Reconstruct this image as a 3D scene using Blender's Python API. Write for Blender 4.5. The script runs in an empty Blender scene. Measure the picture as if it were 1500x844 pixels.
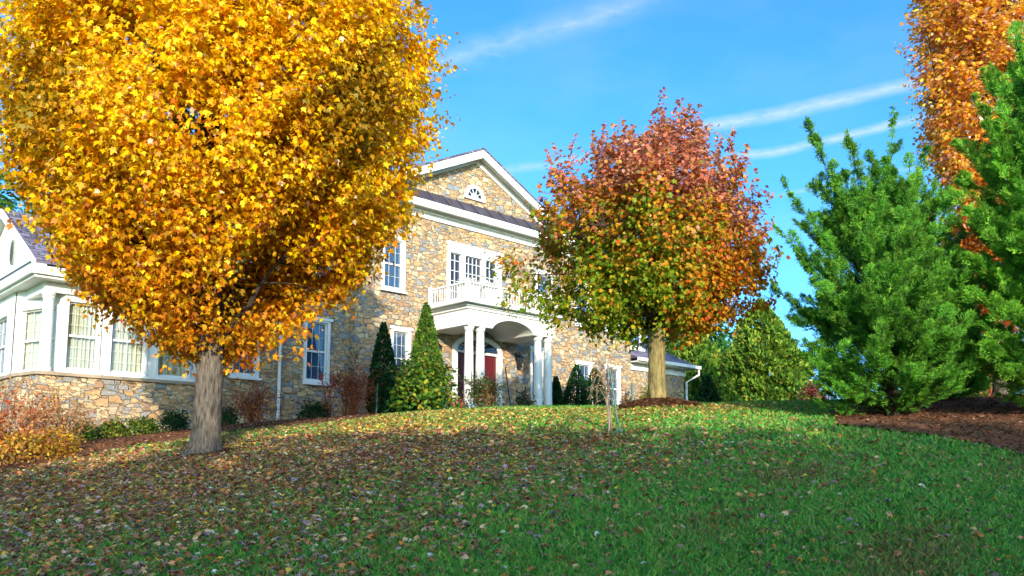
import bpy, bmesh, math, random
import numpy as np
from mathutils import Vector, Matrix
rng = np.random.default_rng(7)
random.seed(7)
scene = bpy.context.scene
COL = scene.collection
EYE = 1.6

# ------------------------------------------------------------------ helpers
def lin(c):
    c = c / 255.0
    return c / 12.92 if c <= 0.04045 else ((c + 0.055) / 1.055) ** 2.4
def S(r, g, b):
    return (lin(r), lin(g), lin(b), 1.0)
def S3(r, g, b):
    return np.array([lin(r), lin(g), lin(b)])

def tag(o, label=None, cat=None, group=None, kind=None):
    if label: o['label'] = label
    if cat: o['category'] = cat
    if group: o['group'] = group
    if kind: o['kind'] = kind
    return o
def empty(name, loc=(0, 0, 0), rz=0.0, label=None, cat=None, group=None):
    o = bpy.data.objects.new(name, None)
    COL.objects.link(o)
    o.location = loc
    o.rotation_euler = (0, 0, rz)
    o.empty_display_size = 0.2
    return tag(o, label, cat, group)

class MB:
    """collects shapes for ONE mesh object"""
    def __init__(s):
        s.v = []; s.f = []
    def add(s, vs, fs):
        n = len(s.v)
        s.v.extend([tuple(v) for v in vs])
        s.f.extend([tuple(i + n for i in f) for f in fs])
        return s
    def box(s, x0, x1, y0, y1, z0, z1):
        vs = [(x0, y0, z0), (x1, y0, z0), (x1, y1, z0), (x0, y1, z0), (x0, y0, z1), (x1, y0, z1), (x1, y1, z1), (x0, y1, z1)]
        return s.add(vs, [(0, 3, 2, 1), (4, 5, 6, 7), (0, 1, 5, 4), (1, 2, 6, 5), (2, 3, 7, 6), (3, 0, 4, 7)])
    def prism(s, pts, d):
        """polygon pts (3d) swept by vector d"""
        n = len(pts)
        vs = [Vector(p) for p in pts] + [Vector(p) + Vector(d) for p in pts]
        fs = [tuple(range(n - 1, -1, -1)), tuple(range(n, 2 * n))]
        fs += [(i, (i + 1) % n, n + (i + 1) % n, n + i) for i in range(n)]
        return s.add(vs, fs)
    def tube(s, pts, rad, sides=7, caps=True):
        pts = [Vector(p) for p in pts]
        n = len(pts)
        vs = []; fs = []
        ref = Vector((0.31, 0.95, 0.1)).normalized()
        for i, p in enumerate(pts):
            t = (pts[min(i + 1, n - 1)] - pts[max(i - 1, 0)])
            if t.length < 1e-9: t = Vector((0, 0, 1))
            t.normalize()
            a = t.cross(ref)
            if a.length < 0.05: a = t.cross(Vector((1, 0, 0)))
            a.normalize(); b = t.cross(a)
            r = rad[i] if hasattr(rad, '__len__') else rad
            for k in range(sides):
                q = 2 * math.pi * k / sides
                vs.append(p + (a * math.cos(q) + b * math.sin(q)) * r)
        for i in range(n - 1):
            for k in range(sides):
                k2 = (k + 1) % sides
                fs.append((i * sides + k, i * sides + k2, (i + 1) * sides + k2, (i + 1) * sides + k))
        if caps:
            fs.append(tuple(range(sides - 1, -1, -1)))
            fs.append(tuple((n - 1) * sides + k for k in range(sides)))
        return s.add(vs, fs)
    def lathe(s, c, prof, sides=24):
        """prof = [(r,z)...] around vertical axis through c"""
        vs = []; fs = []
        n = len(prof)
        for r, z in prof:
            for k in range(sides):
                q = 2 * math.pi * k / sides
                vs.append((c[0] + r * math.cos(q), c[1] + r * math.sin(q), c[2] + z))
        for i in range(n - 1):
            for k in range(sides):
                k2 = (k + 1) % sides
                fs.append((i * sides + k, i * sides + k2, (i + 1) * sides + k2, (i + 1) * sides + k))
        fs.append(tuple(range(sides - 1, -1, -1)))
        fs.append(tuple((n - 1) * sides + k for k in range(sides)))
        return s.add(vs, fs)
    def build(s, name, mat, parent=None, smooth=False, bevel=0.0, loc=None, rz=0.0):
        me = bpy.data.meshes.new(name)
        me.from_pydata(s.v, [], s.f)
        me.update()
        bm = bmesh.new(); bm.from_mesh(me)
        bmesh.ops.recalc_face_normals(bm, faces=bm.faces)
        bm.to_mesh(me); bm.free()
        if smooth:
            me.polygons.foreach_set('use_smooth', [True] * len(me.polygons))
        me.materials.append(mat)
        o = bpy.data.objects.new(name, me)
        COL.objects.link(o)
        if parent is not None: o.parent = parent
        if loc is not None: o.location = loc
        if rz: o.rotation_euler = (0, 0, rz)
        if bevel > 0:
            m = o.modifiers.new('bevel', 'BEVEL'); m.width = bevel; m.segments = 2; m.limit_method = 'ANGLE'
        return o

def np_mesh(name, V, K, mat, parent=None, colors=None, loc=None):
    """V (N,K,3): N separate polygons of K corners; colors (N,3) per polygon"""
    N = V.shape[0]
    me = bpy.data.meshes.new(name)
    me.vertices.add(N * K)
    me.vertices.foreach_set('co', V.reshape(-1).astype(np.float32))
    me.loops.add(N * K)
    me.loops.foreach_set('vertex_index', np.arange(N * K, dtype=np.int32))
    me.polygons.add(N)
    me.polygons.foreach_set('loop_start', np.arange(0, N * K, K, dtype=np.int32))
    me.polygons.foreach_set('loop_total', np.full(N, K, dtype=np.int32))
    if colors is not None:
        a = me.attributes.new('Col', 'FLOAT_COLOR', 'POINT')
        c = np.ones((N, K, 4), dtype=np.float32)
        c[:, :, :3] = colors[:, None, :]
        a.data.foreach_set('color', c.reshape(-1))
    me.update(calc_edges=True)
    me.materials.append(mat)
    o = bpy.data.objects.new(name, me)
    COL.objects.link(o)
    if parent is not None: o.parent = parent
    if loc is not None: o.location = loc
    return o

def norm(a):
    return a / np.maximum(np.linalg.norm(a, axis=-1, keepdims=True), 1e-9)

def frames(n, t):
    """orthonormal frame: normal n, direction t made perpendicular to n"""
    n = norm(n)
    t = norm(t - n * np.sum(t * n, axis=-1, keepdims=True) + 1e-6)
    return n, t, np.cross(n, t)

# leaf outlines: x = across, y = along (0 = stalk end), z = curl
MAPLE = np.array([(0, -.1, 0), (.20, .02, .0), (.42, .02, -.06), (.30, .22, 0), (.56, .46, -.10), (.24, .48, .0), (.17, .66, 0), (0, 1.0, -.14),
                  (-.17, .66, 0), (-.24, .48, 0), (-.56, .46, -.10), (-.30, .22, 0), (-.42, .02, -.06), (-.20, .02, 0)])
LOBED = np.array([(0, 0, 0), (.34, .12, -.04), (.26, .36, 0), (.42, .62, -.06), (.14, .66, 0), (0, 1, -.1), (-.14, .66, 0), (-.42, .62, -.06), (-.26, .36, 0), (-.34, .12, -.04)])
OVAL = np.array([(0, 0, 0), (.24, .3, -.03), (.22, .65, -.02), (0, 1, -.08), (-.22, .65, -.02), (-.24, .3, -.03)])
SLIVER = np.array([(0, 0, 0), (.11, .45, 0), (0, 1, 0), (-.11, .45, 0)])
FAN = np.array([(0, 0, 0), (.28, .55, .03), (.14, .8, 0), (0, 1, -.05), (-.16, .85, 0), (-.26, .5, .03)])

def leaf_polys(pos, nrm, tip, size, shape):
    n, t, b = frames(nrm, tip)
    s = np.asarray(size).reshape(-1, 1, 1)
    sh = shape[None]
    return pos[:, None, :] + s * (b[:, None, :] * sh[:, :, 0:1] + t[:, None, :] * sh[:, :, 1:2] + n[:, None, :] * sh[:, :, 2:3])

def rndir(n, r=rng):
    return norm(r.normal(size=(n, 3)))

def pal(cols, w, n, r=rng, jit=0.12):
    """n colours drawn from a palette of srgb triples with brightness jitter"""
    c = np.array([S3(*x) for x in cols])
    i = r.choice(len(cols), n, p=np.array(w) / np.sum(w))
    return np.clip(c[i] * (1 + r.normal(0, jit, (n, 1))) * (1 + r.normal(0, jit * .4, (n, 3))), 0.002, 0.95)

# ------------------------------------------------------------------ node helpers
def new_mat(name):
    m = bpy.data.materials.new(name)
    m.use_nodes = True
    nt = m.node_tree
    nt.nodes.clear()
    out = nt.nodes.new('ShaderNodeOutputMaterial')
    return m, nt, out
def N(nt, t, **k):
    n = nt.nodes.new(t)
    for a, b in k.items():
        if hasattr(n, a): setattr(n, a, b)
        else: n.inputs[a].default_value = b
    return n
def ramp(nt, stops, interp='LINEAR'):
    r = nt.nodes.new('ShaderNodeValToRGB')
    e = r.color_ramp.elements
    while len(e) < len(stops): e.new(0.5)
    for i, (p, c) in enumerate(stops):
        e[i].position = p; e[i].color = c
    r.color_ramp.interpolation = interp
    return r
def mixc(nt, fac, a, b, mode='MIX'):
    m = nt.nodes.new('ShaderNodeMix'); m.data_type = 'RGBA'; m.blend_type = mode
    for sock, val in ((m.inputs['Factor'], fac), (m.inputs['A'] if False else m.inputs[6], a), (m.inputs[7], b)):
        if hasattr(val, 'is_output') or isinstance(val, bpy.types.NodeSocket): nt.links.new(val, sock)
        else: sock.default_value = val
    return m.outputs[2]
def math_(nt, op, a, b=None, clamp=False):
    m = nt.nodes.new('ShaderNodeMath'); m.operation = op; m.use_clamp = clamp
    for i, val in enumerate((a, b)):
        if val is None: continue
        if isinstance(val, bpy.types.NodeSocket): nt.links.new(val, m.inputs[i])
        else: m.inputs[i].default_value = val
    return m.outputs[0]
def noise(nt, vec, scale, detail=4, rough=.55, dim='3D'):
    n = N(nt, 'ShaderNodeTexNoise', noise_dimensions=dim)
    n.inputs['Scale'].default_value = scale; n.inputs['Detail'].default_value = detail; n.inputs['Roughness'].default_value = rough
    if vec is not None: nt.links.new(vec, n.inputs['Vector'])
    return n
def bump(nt, h, strength, dist=0.02):
    b = nt.nodes.new('ShaderNodeBump'); b.inputs['Strength'].default_value = strength; b.inputs['Distance'].default_value = dist
    nt.links.new(h, b.inputs['Height'])
    return b.outputs[0]
def principled(nt, out, col, rough=.6, nrm=None, spec=.4, metal=0.0):
    p = nt.nodes.new('ShaderNodeBsdfPrincipled')
    if isinstance(col, bpy.types.NodeSocket): nt.links.new(col, p.inputs['Base Color'])
    else: p.inputs['Base Color'].default_value = col
    if isinstance(rough, bpy.types.NodeSocket): nt.links.new(rough, p.inputs['Roughness'])
    else: p.inputs['Roughness'].default_value = rough
    p.inputs['Specular IOR Level'].default_value = spec
    p.inputs['Metallic'].default_value = metal
    if nrm is not None: nt.links.new(nrm, p.inputs['Normal'])
    nt.links.new(p.outputs[0], out.inputs['Surface'])
    return p
def ocoord(nt, which='Object'):
    return nt.nodes.new('ShaderNodeTexCoord').outputs[which]
def mapping(nt, vec, scale=(1, 1, 1), loc=(0, 0, 0), rot=(0, 0, 0)):
    m = nt.nodes.new('ShaderNodeMapping')
    m.inputs['Scale'].default_value = scale; m.inputs['Location'].default_value = loc; m.inputs['Rotation'].default_value = rot
    nt.links.new(vec, m.inputs['Vector'])
    return m.outputs[0]

# ------------------------------------------------------------------ materials
def leaf_material(name, trans=.35, rough=.5, spec=.25):
    m, nt, out = new_mat(name)
    a = N(nt, 'ShaderNodeAttribute', attribute_name='Col')
    p = nt.nodes.new('ShaderNodeBsdfPrincipled')
    nt.links.new(a.outputs['Color'], p.inputs['Base Color'])
    p.inputs['Roughness'].default_value = rough
    p.inputs['Specular IOR Level'].default_value = spec
    t = nt.nodes.new('ShaderNodeBsdfTranslucent')
    nt.links.new(a.outputs['Color'], t.inputs['Color'])
    mx = nt.nodes.new('ShaderNodeMixShader'); mx.inputs[0].default_value = trans
    nt.links.new(p.outputs[0], mx.inputs[1]); nt.links.new(t.outputs[0], mx.inputs[2])
    nt.links.new(mx.outputs[0], out.inputs['Surface'])
    return m
M = {}
M['leaf'] = leaf_material('autumn_leaf', .5)
M['needle'] = leaf_material('conifer_foliage', .38, .6, .2)
M['grass'] = leaf_material('grass_blade', .35, .5, .25)
M['fallen'] = leaf_material('fallen_leaf', .15, .6, .3)

def mat_stone():
    m, nt, out = new_mat('fieldstone')
    co = ocoord(nt)
    w = noise(nt, co, 3.1, 5)
    wv = mixc(nt, .11, co, w.outputs['Color'], 'ADD')
    va = mapping(nt, wv, (3.7, 3.7, 6.6)); vb = mapping(nt, wv, (6.0, 6.0, 12.5), (3.1, 1.7, .4))
    pk = noise(nt, co, 1.5, 1)
    v1 = mixc(nt, math_(nt, 'GREATER_THAN', pk.outputs['Fac'], .52), va, vb)
    def vor(feature):
        v = N(nt, 'ShaderNodeTexVoronoi', feature=feature, distance='CHEBYCHEV')
        v.inputs['Scale'].default_value = 1.0; v.inputs['Randomness'].default_value = .95
        nt.links.new(v1, v.inputs['Vector'])
        return v
    f1 = vor('F1'); f2 = vor('F2')
    edge = math_(nt, 'SUBTRACT', f2.outputs['Distance'], f1.outputs['Distance'])
    sep = N(nt, 'ShaderNodeSeparateColor'); nt.links.new(f1.outputs['Color'], sep.inputs[0])
    stone = ramp(nt, [(0, S(182, 146, 106)), (.12, S(196, 168, 128)), (.26, S(184, 150, 112)), (.36, S(146, 144, 142)), (.46, S(200, 182, 150)),
                      (.58, S(160, 130, 104)), (.66, S(190, 168, 140)), (.76, S(132, 138, 146)), (.86, S(190, 154, 114)), (.94, S(170, 158, 140))], 'CONSTANT')
    nt.links.new(sep.outputs[0], stone.inputs[0])
    n2 = noise(nt, mapping(nt, co, (1, 1, 1.8)), 10, 7, .72)
    r2 = ramp(nt, [(.25, (.58, .57, .57, 1)), (.75, (1.34, 1.31, 1.25, 1))])
    nt.links.new(n2.outputs['Fac'], r2.inputs[0])
    c = mixc(nt, .85, stone.outputs[0], r2.outputs[0], 'MULTIPLY')
    n3 = noise(nt, co, 1.1, 3)
    r3 = ramp(nt, [(.3, (.86, .88, .92, 1)), (.7, (1.1, 1.05, 1.0, 1))]); nt.links.new(n3.outputs['Fac'], r3.inputs[0])
    c = mixc(nt, 1, c, r3.outputs[0], 'MULTIPLY')
    me = ramp(nt, [(.02, (0, 0, 0, 1)), (.085, (1, 1, 1, 1))]); nt.links.new(edge, me.inputs[0])
    c = mixc(nt, me.outputs[0], S(158, 142, 120), c)
    hh = math_(nt, 'ADD', math_(nt, 'MULTIPLY', me.outputs[0], 1.0), math_(nt, 'MULTIPLY', n2.outputs['Fac'], .55))
    hh = math_(nt, 'ADD', hh, math_(nt, 'MULTIPLY', sep.outputs[1], .5))
    principled(nt, out, c, .85, bump(nt, hh, 1.0, .045), .25)
    return m
M['stone'] = mat_stone()

def mat_paint(name, col, rough=.5, grain=.06):
    m, nt, out = new_mat(name)
    co = ocoord(nt)
    n = noise(nt, co, 1.7, 5, .6)
    r = ramp(nt, [(.3, (1 - grain * 2, 1 - grain * 2, 1 - grain * 2.4, 1)), (.7, (1 + grain, 1 + grain, 1 + grain, 1))]); nt.links.new(n.outputs['Fac'], r.inputs[0])
    c = mixc(nt, 1, col, r.outputs[0], 'MULTIPLY')
    n2 = noise(nt, co, 40, 3)
    principled(nt, out, c, rough, bump(nt, n2.outputs['Fac'], .12, .004), .4)
    return m
M['white'] = mat_paint('white_paint', (.71, .71, .69, 1), .45)
M['offwhite'] = mat_paint('white_trim_aged', (.66, .65, .62, 1), .5, .06)
M['red_door'] = mat_paint('red_door_paint', S(88, 15, 12), .35)
M['black_metal'] = mat_paint('black_metal', (.012, .012, .014, 1), .4)
M['green_stake'] = mat_paint('green_coated_metal', S(28, 96, 84), .45, .1)
M['dark_stake'] = mat_paint('dark_coated_metal', S(22, 44, 44), .45, .1)
M['blossom'] = mat_paint('white_blossom', (.8, .78, .76, 1), .7)
M['vent_grey'] = mat_paint('grey_louver', (.3, .3, .31, 1), .6, .1)
M['ledge'] = mat_paint('stone_ledge', S(160, 142, 124), .8, .15)
M['porch'] = mat_paint('porch_paving', S(150, 140, 128), .8, .1)

def mat_siding():
    m, nt, out = new_mat('white_lap_siding')
    co = ocoord(nt)
    sx = N(nt, 'ShaderNodeSeparateXYZ'); nt.links.new(co, sx.inputs[0])
    f = math_(nt, 'FRACT', math_(nt, 'MULTIPLY', sx.outputs[2], 7.0))
    principled(nt, out, (.71, .71, .69, 1), .5, bump(nt, f, 1.0, .02), .4)
    return m
M['siding'] = mat_siding()

def mat_shingle():
    m, nt, out = new_mat('roof_shingles')
    co = ocoord(nt)
    # bricks laid by (along + across, height) so that both slopes get courses
    sx = N(nt, 'ShaderNodeSeparateXYZ'); nt.links.new(co, sx.inputs[0])
    cx = N(nt, 'ShaderNodeCombineXYZ')
    nt.links.new(math_(nt, 'ADD', sx.outputs[0], math_(nt, 'MULTIPLY', sx.outputs[1], .05)), cx.inputs[0])
    nt.links.new(math_(nt, 'MULTIPLY', sx.outputs[2], 1.9), cx.inputs[1])
    b = N(nt, 'ShaderNodeTexBrick', offset=.5)
    b.inputs['Scale'].default_value = 1; b.inputs['Brick Width'].default_value = .3; b.inputs['Row Height'].default_value = .17
    b.inputs['Mortar Size'].default_value = .012; b.inputs['Color1'].default_value = S(128, 122, 142); b.inputs['Color2'].default_value = S(84, 80, 98)
    b.inputs['Mortar'].default_value = S(42, 40, 50); b.inputs['Bias'].default_value = 0
    nt.links.new(cx.outputs[0], b.inputs['Vector'])
    n = noise(nt, co, 30, 4)
    r = ramp(nt, [(.3, (.75, .75, .75, 1)), (.7, (1.2, 1.2, 1.2, 1))]); nt.links.new(n.outputs['Fac'], r.inputs[0])
    c = mixc(nt, 1, b.outputs['Color'], r.outputs[0], 'MULTIPLY')
    f = math_(nt, 'FRACT', math_(nt, 'DIVIDE', math_(nt, 'MULTIPLY', sx.outputs[2], 1.9), .17))
    principled(nt, out, c, .9, bump(nt, math_(nt, 'ADD', f, n.outputs['Fac']), .8, .02), .2)
    return m
M['shingle'] = mat_shingle()
def mat_metal_roof():
    m, nt, out = new_mat('standing_seam_metal')
    n = noise(nt, ocoord(nt), 3, 4)
    r = ramp(nt, [(.3, S(58, 56, 68)), (.7, S(84, 80, 96))]); nt.links.new(n.outputs['Fac'], r.inputs[0])
    principled(nt, out, r.outputs[0], .45, None, .5, .25)
    return m
M['metal_roof'] = mat_metal_roof()

def mat_glass(name, tint, clear, refl=1.0):
    m, nt, out = new_mat(name)
    g = N(nt, 'ShaderNodeBsdfGlossy'); g.inputs['Roughness'].default_value = .02; g.inputs['Color'].default_value = (.9, .95, 1, 1)
    wob = noise(nt, ocoord(nt), 1.6, 2)
    nt.links.new(bump(nt, wob.outputs['Fac'], .06, .05), g.inputs['Normal'])
    if clear:
        d = N(nt, 'ShaderNodeBsdfTransparent'); d.inputs['Color'].default_value = (.86, .9, .92, 1)
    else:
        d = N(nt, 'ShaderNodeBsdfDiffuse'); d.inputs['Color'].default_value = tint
    fr = N(nt, 'ShaderNodeFresnel'); fr.inputs['IOR'].default_value = 1.75
    f = math_(nt, 'ADD', math_(nt, 'MULTIPLY', fr.outputs[0], .7 if clear else refl), .04 if clear else .06 * refl, True)
    gm = nt.nodes.new('ShaderNodeNewGeometry')
    f = math_(nt, 'MULTIPLY', f, math_(nt, 'SUBTRACT', 1.0, gm.outputs['Backfacing']))
    mx = nt.nodes.new('ShaderNodeMixShader')
    nt.links.new(f, mx.inputs[0]); nt.links.new(d.outputs[0], mx.inputs[1]); nt.links.new(g.outputs[0], mx.inputs[2])
    nt.links.new(mx.outputs[0], out.inputs['Surface'])
    return m
M['glass'] = mat_glass('window_glass_sky_tint', S(50, 72, 98), False, .75)  # blue diffuse tint paints in the sky reflection on the panes
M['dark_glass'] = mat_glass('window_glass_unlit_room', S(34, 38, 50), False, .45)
M['clear_glass'] = mat_glass('window_glass_clear', None, True)
def mat_curtain():
    m, nt, out = new_mat('cream_curtain')
    co = ocoord(nt)
    n = noise(nt, mapping(nt, co, (14, 14, .4)), 1, 3)
    r = ramp(nt, [(.3, S(196, 184, 150)), (.7, S(236, 228, 198))]); nt.links.new(n.outputs['Fac'], r.inputs[0])
    principled(nt, out, r.outputs[0], .9, None, .1)
    return m
M['curtain'] = mat_curtain()

def mat_bark(name, c1, c2, sx=9, sz=1.6, strength=.9):
    m, nt, out = new_mat(name)
    co = ocoord(nt)
    n = noise(nt, mapping(nt, co, (sx, sx, sz)), 2.2, 6, .62)
    r = ramp(nt, [(.32, c1), (.62, c2)]); nt.links.new(n.outputs['Fac'], r.inputs[0])
    n2 = noise(nt, co, 1.3, 3)
    r2 = ramp(nt, [(.35, (.8, .82, .8, 1)), (.7, (1.15, 1.12, 1.08, 1))]); nt.links.new(n2.outputs['Fac'], r2.inputs[0])
    c = mixc(nt, 1, r.outputs[0], r2.outputs[0], 'MULTIPLY')
    principled(nt, out, c, .9, bump(nt, n.outputs['Fac'], strength, .03), .2)
    return m
M['bark_grey'] = mat_bark('furrowed_grey_bark', S(40, 34, 30), S(120, 108, 98), 17, 2.6, 1.0)
M['bark_tan'] = mat_bark('smooth_lichen_bark', S(84, 74, 48), S(146, 130, 86), 9, 2.4, 1.0)
M['bark_dark'] = mat_bark('dark_bark', S(34, 28, 24), S(70, 58, 48))
M['twig'] = mat_bark('twig_bark', S(110, 76, 50), S(170, 128, 86))
M['twig_red'] = mat_bark('reddish_twig', S(112, 56, 40), S(160, 88, 60))
M['twig_pale'] = mat_bark('pale_wrapped_bark', S(100, 84, 74), S(164, 148, 132))

def mat_lawn():
    m, nt, out = new_mat('lawn_turf')
    co = ocoord(nt)
    n1 = noise(nt, co, .55, 4, .6)
    r1 = ramp(nt, [(.3, S(58, 118, 46)), (.5, S(70, 132, 48)), (.68, S(108, 132, 56))]); nt.links.new(n1.outputs['Fac'], r1.inputs[0])
    n2 = noise(nt, co, 38, 5, .7)
    r2 = ramp(nt, [(.3, (.5, .5, .5, 1)), (.7, (1.4, 1.35, 1.2, 1))]); nt.links.new(n2.outputs['Fac'], r2.inputs[0])
    c = mixc(nt, 1, r1.outputs[0], r2.outputs[0], 'MULTIPLY')
    n3 = noise(nt, co, 5.5, 4, .65)
    r3 = ramp(nt, [(.56, (0, 0, 0, 1)), (.72, (.55, .55, .55, 1))]); nt.links.new(n3.outputs['Fac'], r3.inputs[0])
    c = mixc(nt, r3.outputs[0], c, S(126, 106, 64))
    principled(nt, out, c, .95, bump(nt, n2.outputs['Fac'], .9, .03), .1)
    return m
M['lawn'] = mat_lawn()
def mat_mulch():
    m, nt, out = new_mat('shredded_bark_mulch')
    co = ocoord(nt)
    n1 = noise(nt, co, 26, 6, .7)
    r1 = ramp(nt, [(.3, S(60, 38, 30)), (.5, S(116, 80, 60)), (.72, S(170, 124, 90))]); nt.links.new(n1.outputs['Fac'], r1.inputs[0])
    n2 = noise(nt, co, 1.2, 3)
    r2 = ramp(nt, [(.3, (.75, .75, .78, 1)), (.7, (1.2, 1.15, 1.1, 1))]); nt.links.new(n2.outputs['Fac'], r2.inputs[0])
    c = mixc(nt, 1, r1.outputs[0], r2.outputs[0], 'MULTIPLY')
    principled(nt, out, c, .95, bump(nt, n1.outputs['Fac'], 1.0, .05), .1)
    return m
M['mulch'] = mat_mulch()

# ------------------------------------------------------------------ camera
F = 1235.0; PITCH = math.radians(7.0); YP = 538.0
cam_d = bpy.data.cameras.new('camera')
cam = bpy.data.objects.new('camera', cam_d)
COL.objects.link(cam)
cam.location = (0, 0, EYE)
cam.rotation_euler = (math.radians(90) + PITCH, 0, 0)
cam_d.sensor_width = 36.0
cam_d.lens = 36.0 * F / 1500.0
cam_d.shift_y = (YP - 422.0) / 1500.0
cam_d.clip_start = 0.05; cam_d.clip_end = 3000
scene.camera = cam
CT, ST = math.cos(PITCH), math.sin(PITCH)
def xat(px, Y, py=600.0):
    return (px - 750.0) / (F * CT - (YP - py) * ST) * Y
def zat(py, Y):
    d = YP - py
    return EYE + (F * ST + d * CT) / (F * CT - d * ST) * Y

# ------------------------------------------------------------------ terrain
_KY = np.array([-200, -40, -8, 0, 5.5, 11.5, 16, 19, 22, 26, 40, 60, 90, 160, 400.])
_KZ = np.array([-8, -4.2, -2.5, -1.6, -.72, .36, 1.12, 1.40, 1.58, 1.66, 1.7, 1.6, .6, -3., -16.])
_fy = np.linspace(-200, 400, 2401)
_fz = np.interp(_fy, _KY, _KZ)
_k = np.exp(-np.linspace(-2, 2, 17) ** 2); _k /= _k.sum()
_fz = np.convolve(np.pad(_fz, 8, mode='edge'), _k, mode='valid')
def gz(x, y):
    x = np.asarray(x, float); y = np.asarray(y, float)
    z = np.interp(y, _fy, _fz)
    sp = lambda t: np.log1p(np.exp(np.clip(t, -30, 30) * 1.6)) / 1.6
    amp = np.clip((y + 2) / 9.0, .15, 1)
    lft = .085 * np.minimum(sp(-x - 1.2), 16) * amp
    rgt = .045 * np.minimum(sp(x - 1.2), 12) * amp * np.clip(1 - (y - 12) / 14, .15, 1)
    z = z - lft + rgt
    z = z + .03 * np.sin(x * .9 + y * .35) * np.sin(y * .7 - x * .2) * amp
    # mulch mound under the red maple
    d2 = (x - RM[0]) ** 2 + (y - RM[1]) ** 2
    z = z + .17 * np.exp(-d2 / (2 * .42 ** 2)) + .05 * np.exp(-d2 / (2 * 1.2 ** 2))
    return z + EYE
RM = (xat(963, 16.0), 16.0)
def ground_at(px, py):
    """where the sight line of a pixel meets the ground"""
    d = YP - py
    k = (F * ST + d * CT) / (F * CT - d * ST); kx = (px - 750.0) / (F * CT - d * ST)
    Y = 3.0
    while Y < 60 and float(gz(kx * Y, Y)) < EYE + k * Y: Y += .04
    return (kx * Y, Y)
def spot(px, Y):
    x = xat(px, Y)
    return (x, Y, float(gz(x, Y)))
# ------------------------------------------------------------------ setting: lawn, beds
def sheet(name, xs, ys, dz, mat, keep=None):
    X, Y = np.meshgrid(xs, ys)
    Z = gz(X, Y) + dz
    nx, ny = len(xs), len(ys)
    V = np.stack([X, Y, Z], -1).reshape(-1, 3)
    fs = []
    for j in range(ny - 1):
        for i in range(nx - 1):
            if keep is None or keep[j, i]:
                a = j * nx + i
                fs.append((a, a + 1, a + nx + 1, a + nx))
    me = bpy.data.meshes.new(name)
    me.from_pydata(V.tolist(), [], fs)
    me.polygons.foreach_set('use_smooth', [True] * len(fs))
    me.materials.append(mat)
    o = bpy.data.objects.new(name, me); COL.objects.link(o)
    return o
xs = np.concatenate([np.linspace(-400, -30, 20), np.linspace(-28, 28, 141), np.linspace(30, 400, 20)])
ys = np.concatenate([np.linspace(-200, -12, 16), np.linspace(-10, 40, 168), np.linspace(42, 400, 30)])
tag(sheet('lawn', xs, ys, 0, M['lawn']), 'mown green lawn rising to a crest before the stone house', 'lawn', kind='structure')

def in_poly(px, py, poly):
    inside = np.zeros(px.shape, bool)
    n = len(poly)
    for i in range(n):
        x1, y1 = poly[i]; x2, y2 = poly[(i + 1) % n]
        c = ((y1 > py) != (y2 > py)) & (px < (x2 - x1) * (py - y1) / (y2 - y1 + 1e-12) + x1)
        inside ^= c
    return inside
def smooth_edge(pts, n=8, wob=.06):
    out = []
    for i in range(len(pts) - 1):
        for t in np.linspace(0, 1, n, endpoint=False):
            x = pts[i][0] * (1 - t) + pts[i + 1][0] * t; y = pts[i][1] * (1 - t) + pts[i + 1][1] * t
            out.append((x + wob * math.sin(x * 5 + y * 3), y + wob * math.cos(x * 4 - y * 6)))
    out.append(pts[-1])
    return out
HA = math.radians(45.6)
HO = np.array([-1.3266, 27.0])
HU = np.array([math.sin(HA), math.cos(HA)]); HM = np.array([-math.cos(HA), math.sin(HA)])
def hp(s, w):
    p = HO + HU * s - HM * w
    return (float(p[0]), float(p[1]))
lf = [ground_at(*p) for p in ((-60, 704), (0, 692), (60, 684), (120, 671), (200, 655), (280, 644), (340, 633), (420, 626), (500, 618), (548, 612))]
L_BED = smooth_edge(lf + [hp(-3.2, 1.8), hp(-2.4, .9)]) + [hp(-2.4, -.6), hp(-14, -.6), hp(-17, 1.0)]
rf = [ground_at(*p) for p in ((1222, 625), (1290, 632), (1350, 640), (1420, 652), (1500, 670), (1560, 690))]
R_BED = smooth_edge(rf) + [(9.5, 9.0), (12, 13), (12.5, 17.5), (8.5, 18), (6.3, 15.6), (5.4, 14.2)]
R_BED2 = [hp(2.4, .2), hp(2.6, 1.3), hp(5, 1.4), hp(9, 1.2), hp(13, 1.0), hp(13, -.6), hp(2.4, -.6)]
def circ(c, r, n=40, wob=.12, sq=1.0):
    return [(c[0] + (r + wob * math.sin(3 * q + c[0]) * r + .05 * math.sin(11 * q)) * math.cos(q), c[1] + (r + wob * math.cos(2 * q) * r) * sq * math.sin(q)) for q in np.linspace(0, 2 * math.pi, n, endpoint=False)]
YM = (xat(303, 12.4), 12.4)
MOUND = circ(RM, .74, sq=.9)
RING = circ(YM, .36)
BEDS = [L_BED, R_BED, R_BED2, MOUND, RING]
def in_bed(x, y):
    r = np.zeros(np.shape(x), bool)
    for b in BEDS: r |= in_poly(x, y, b)
    return r

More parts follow.
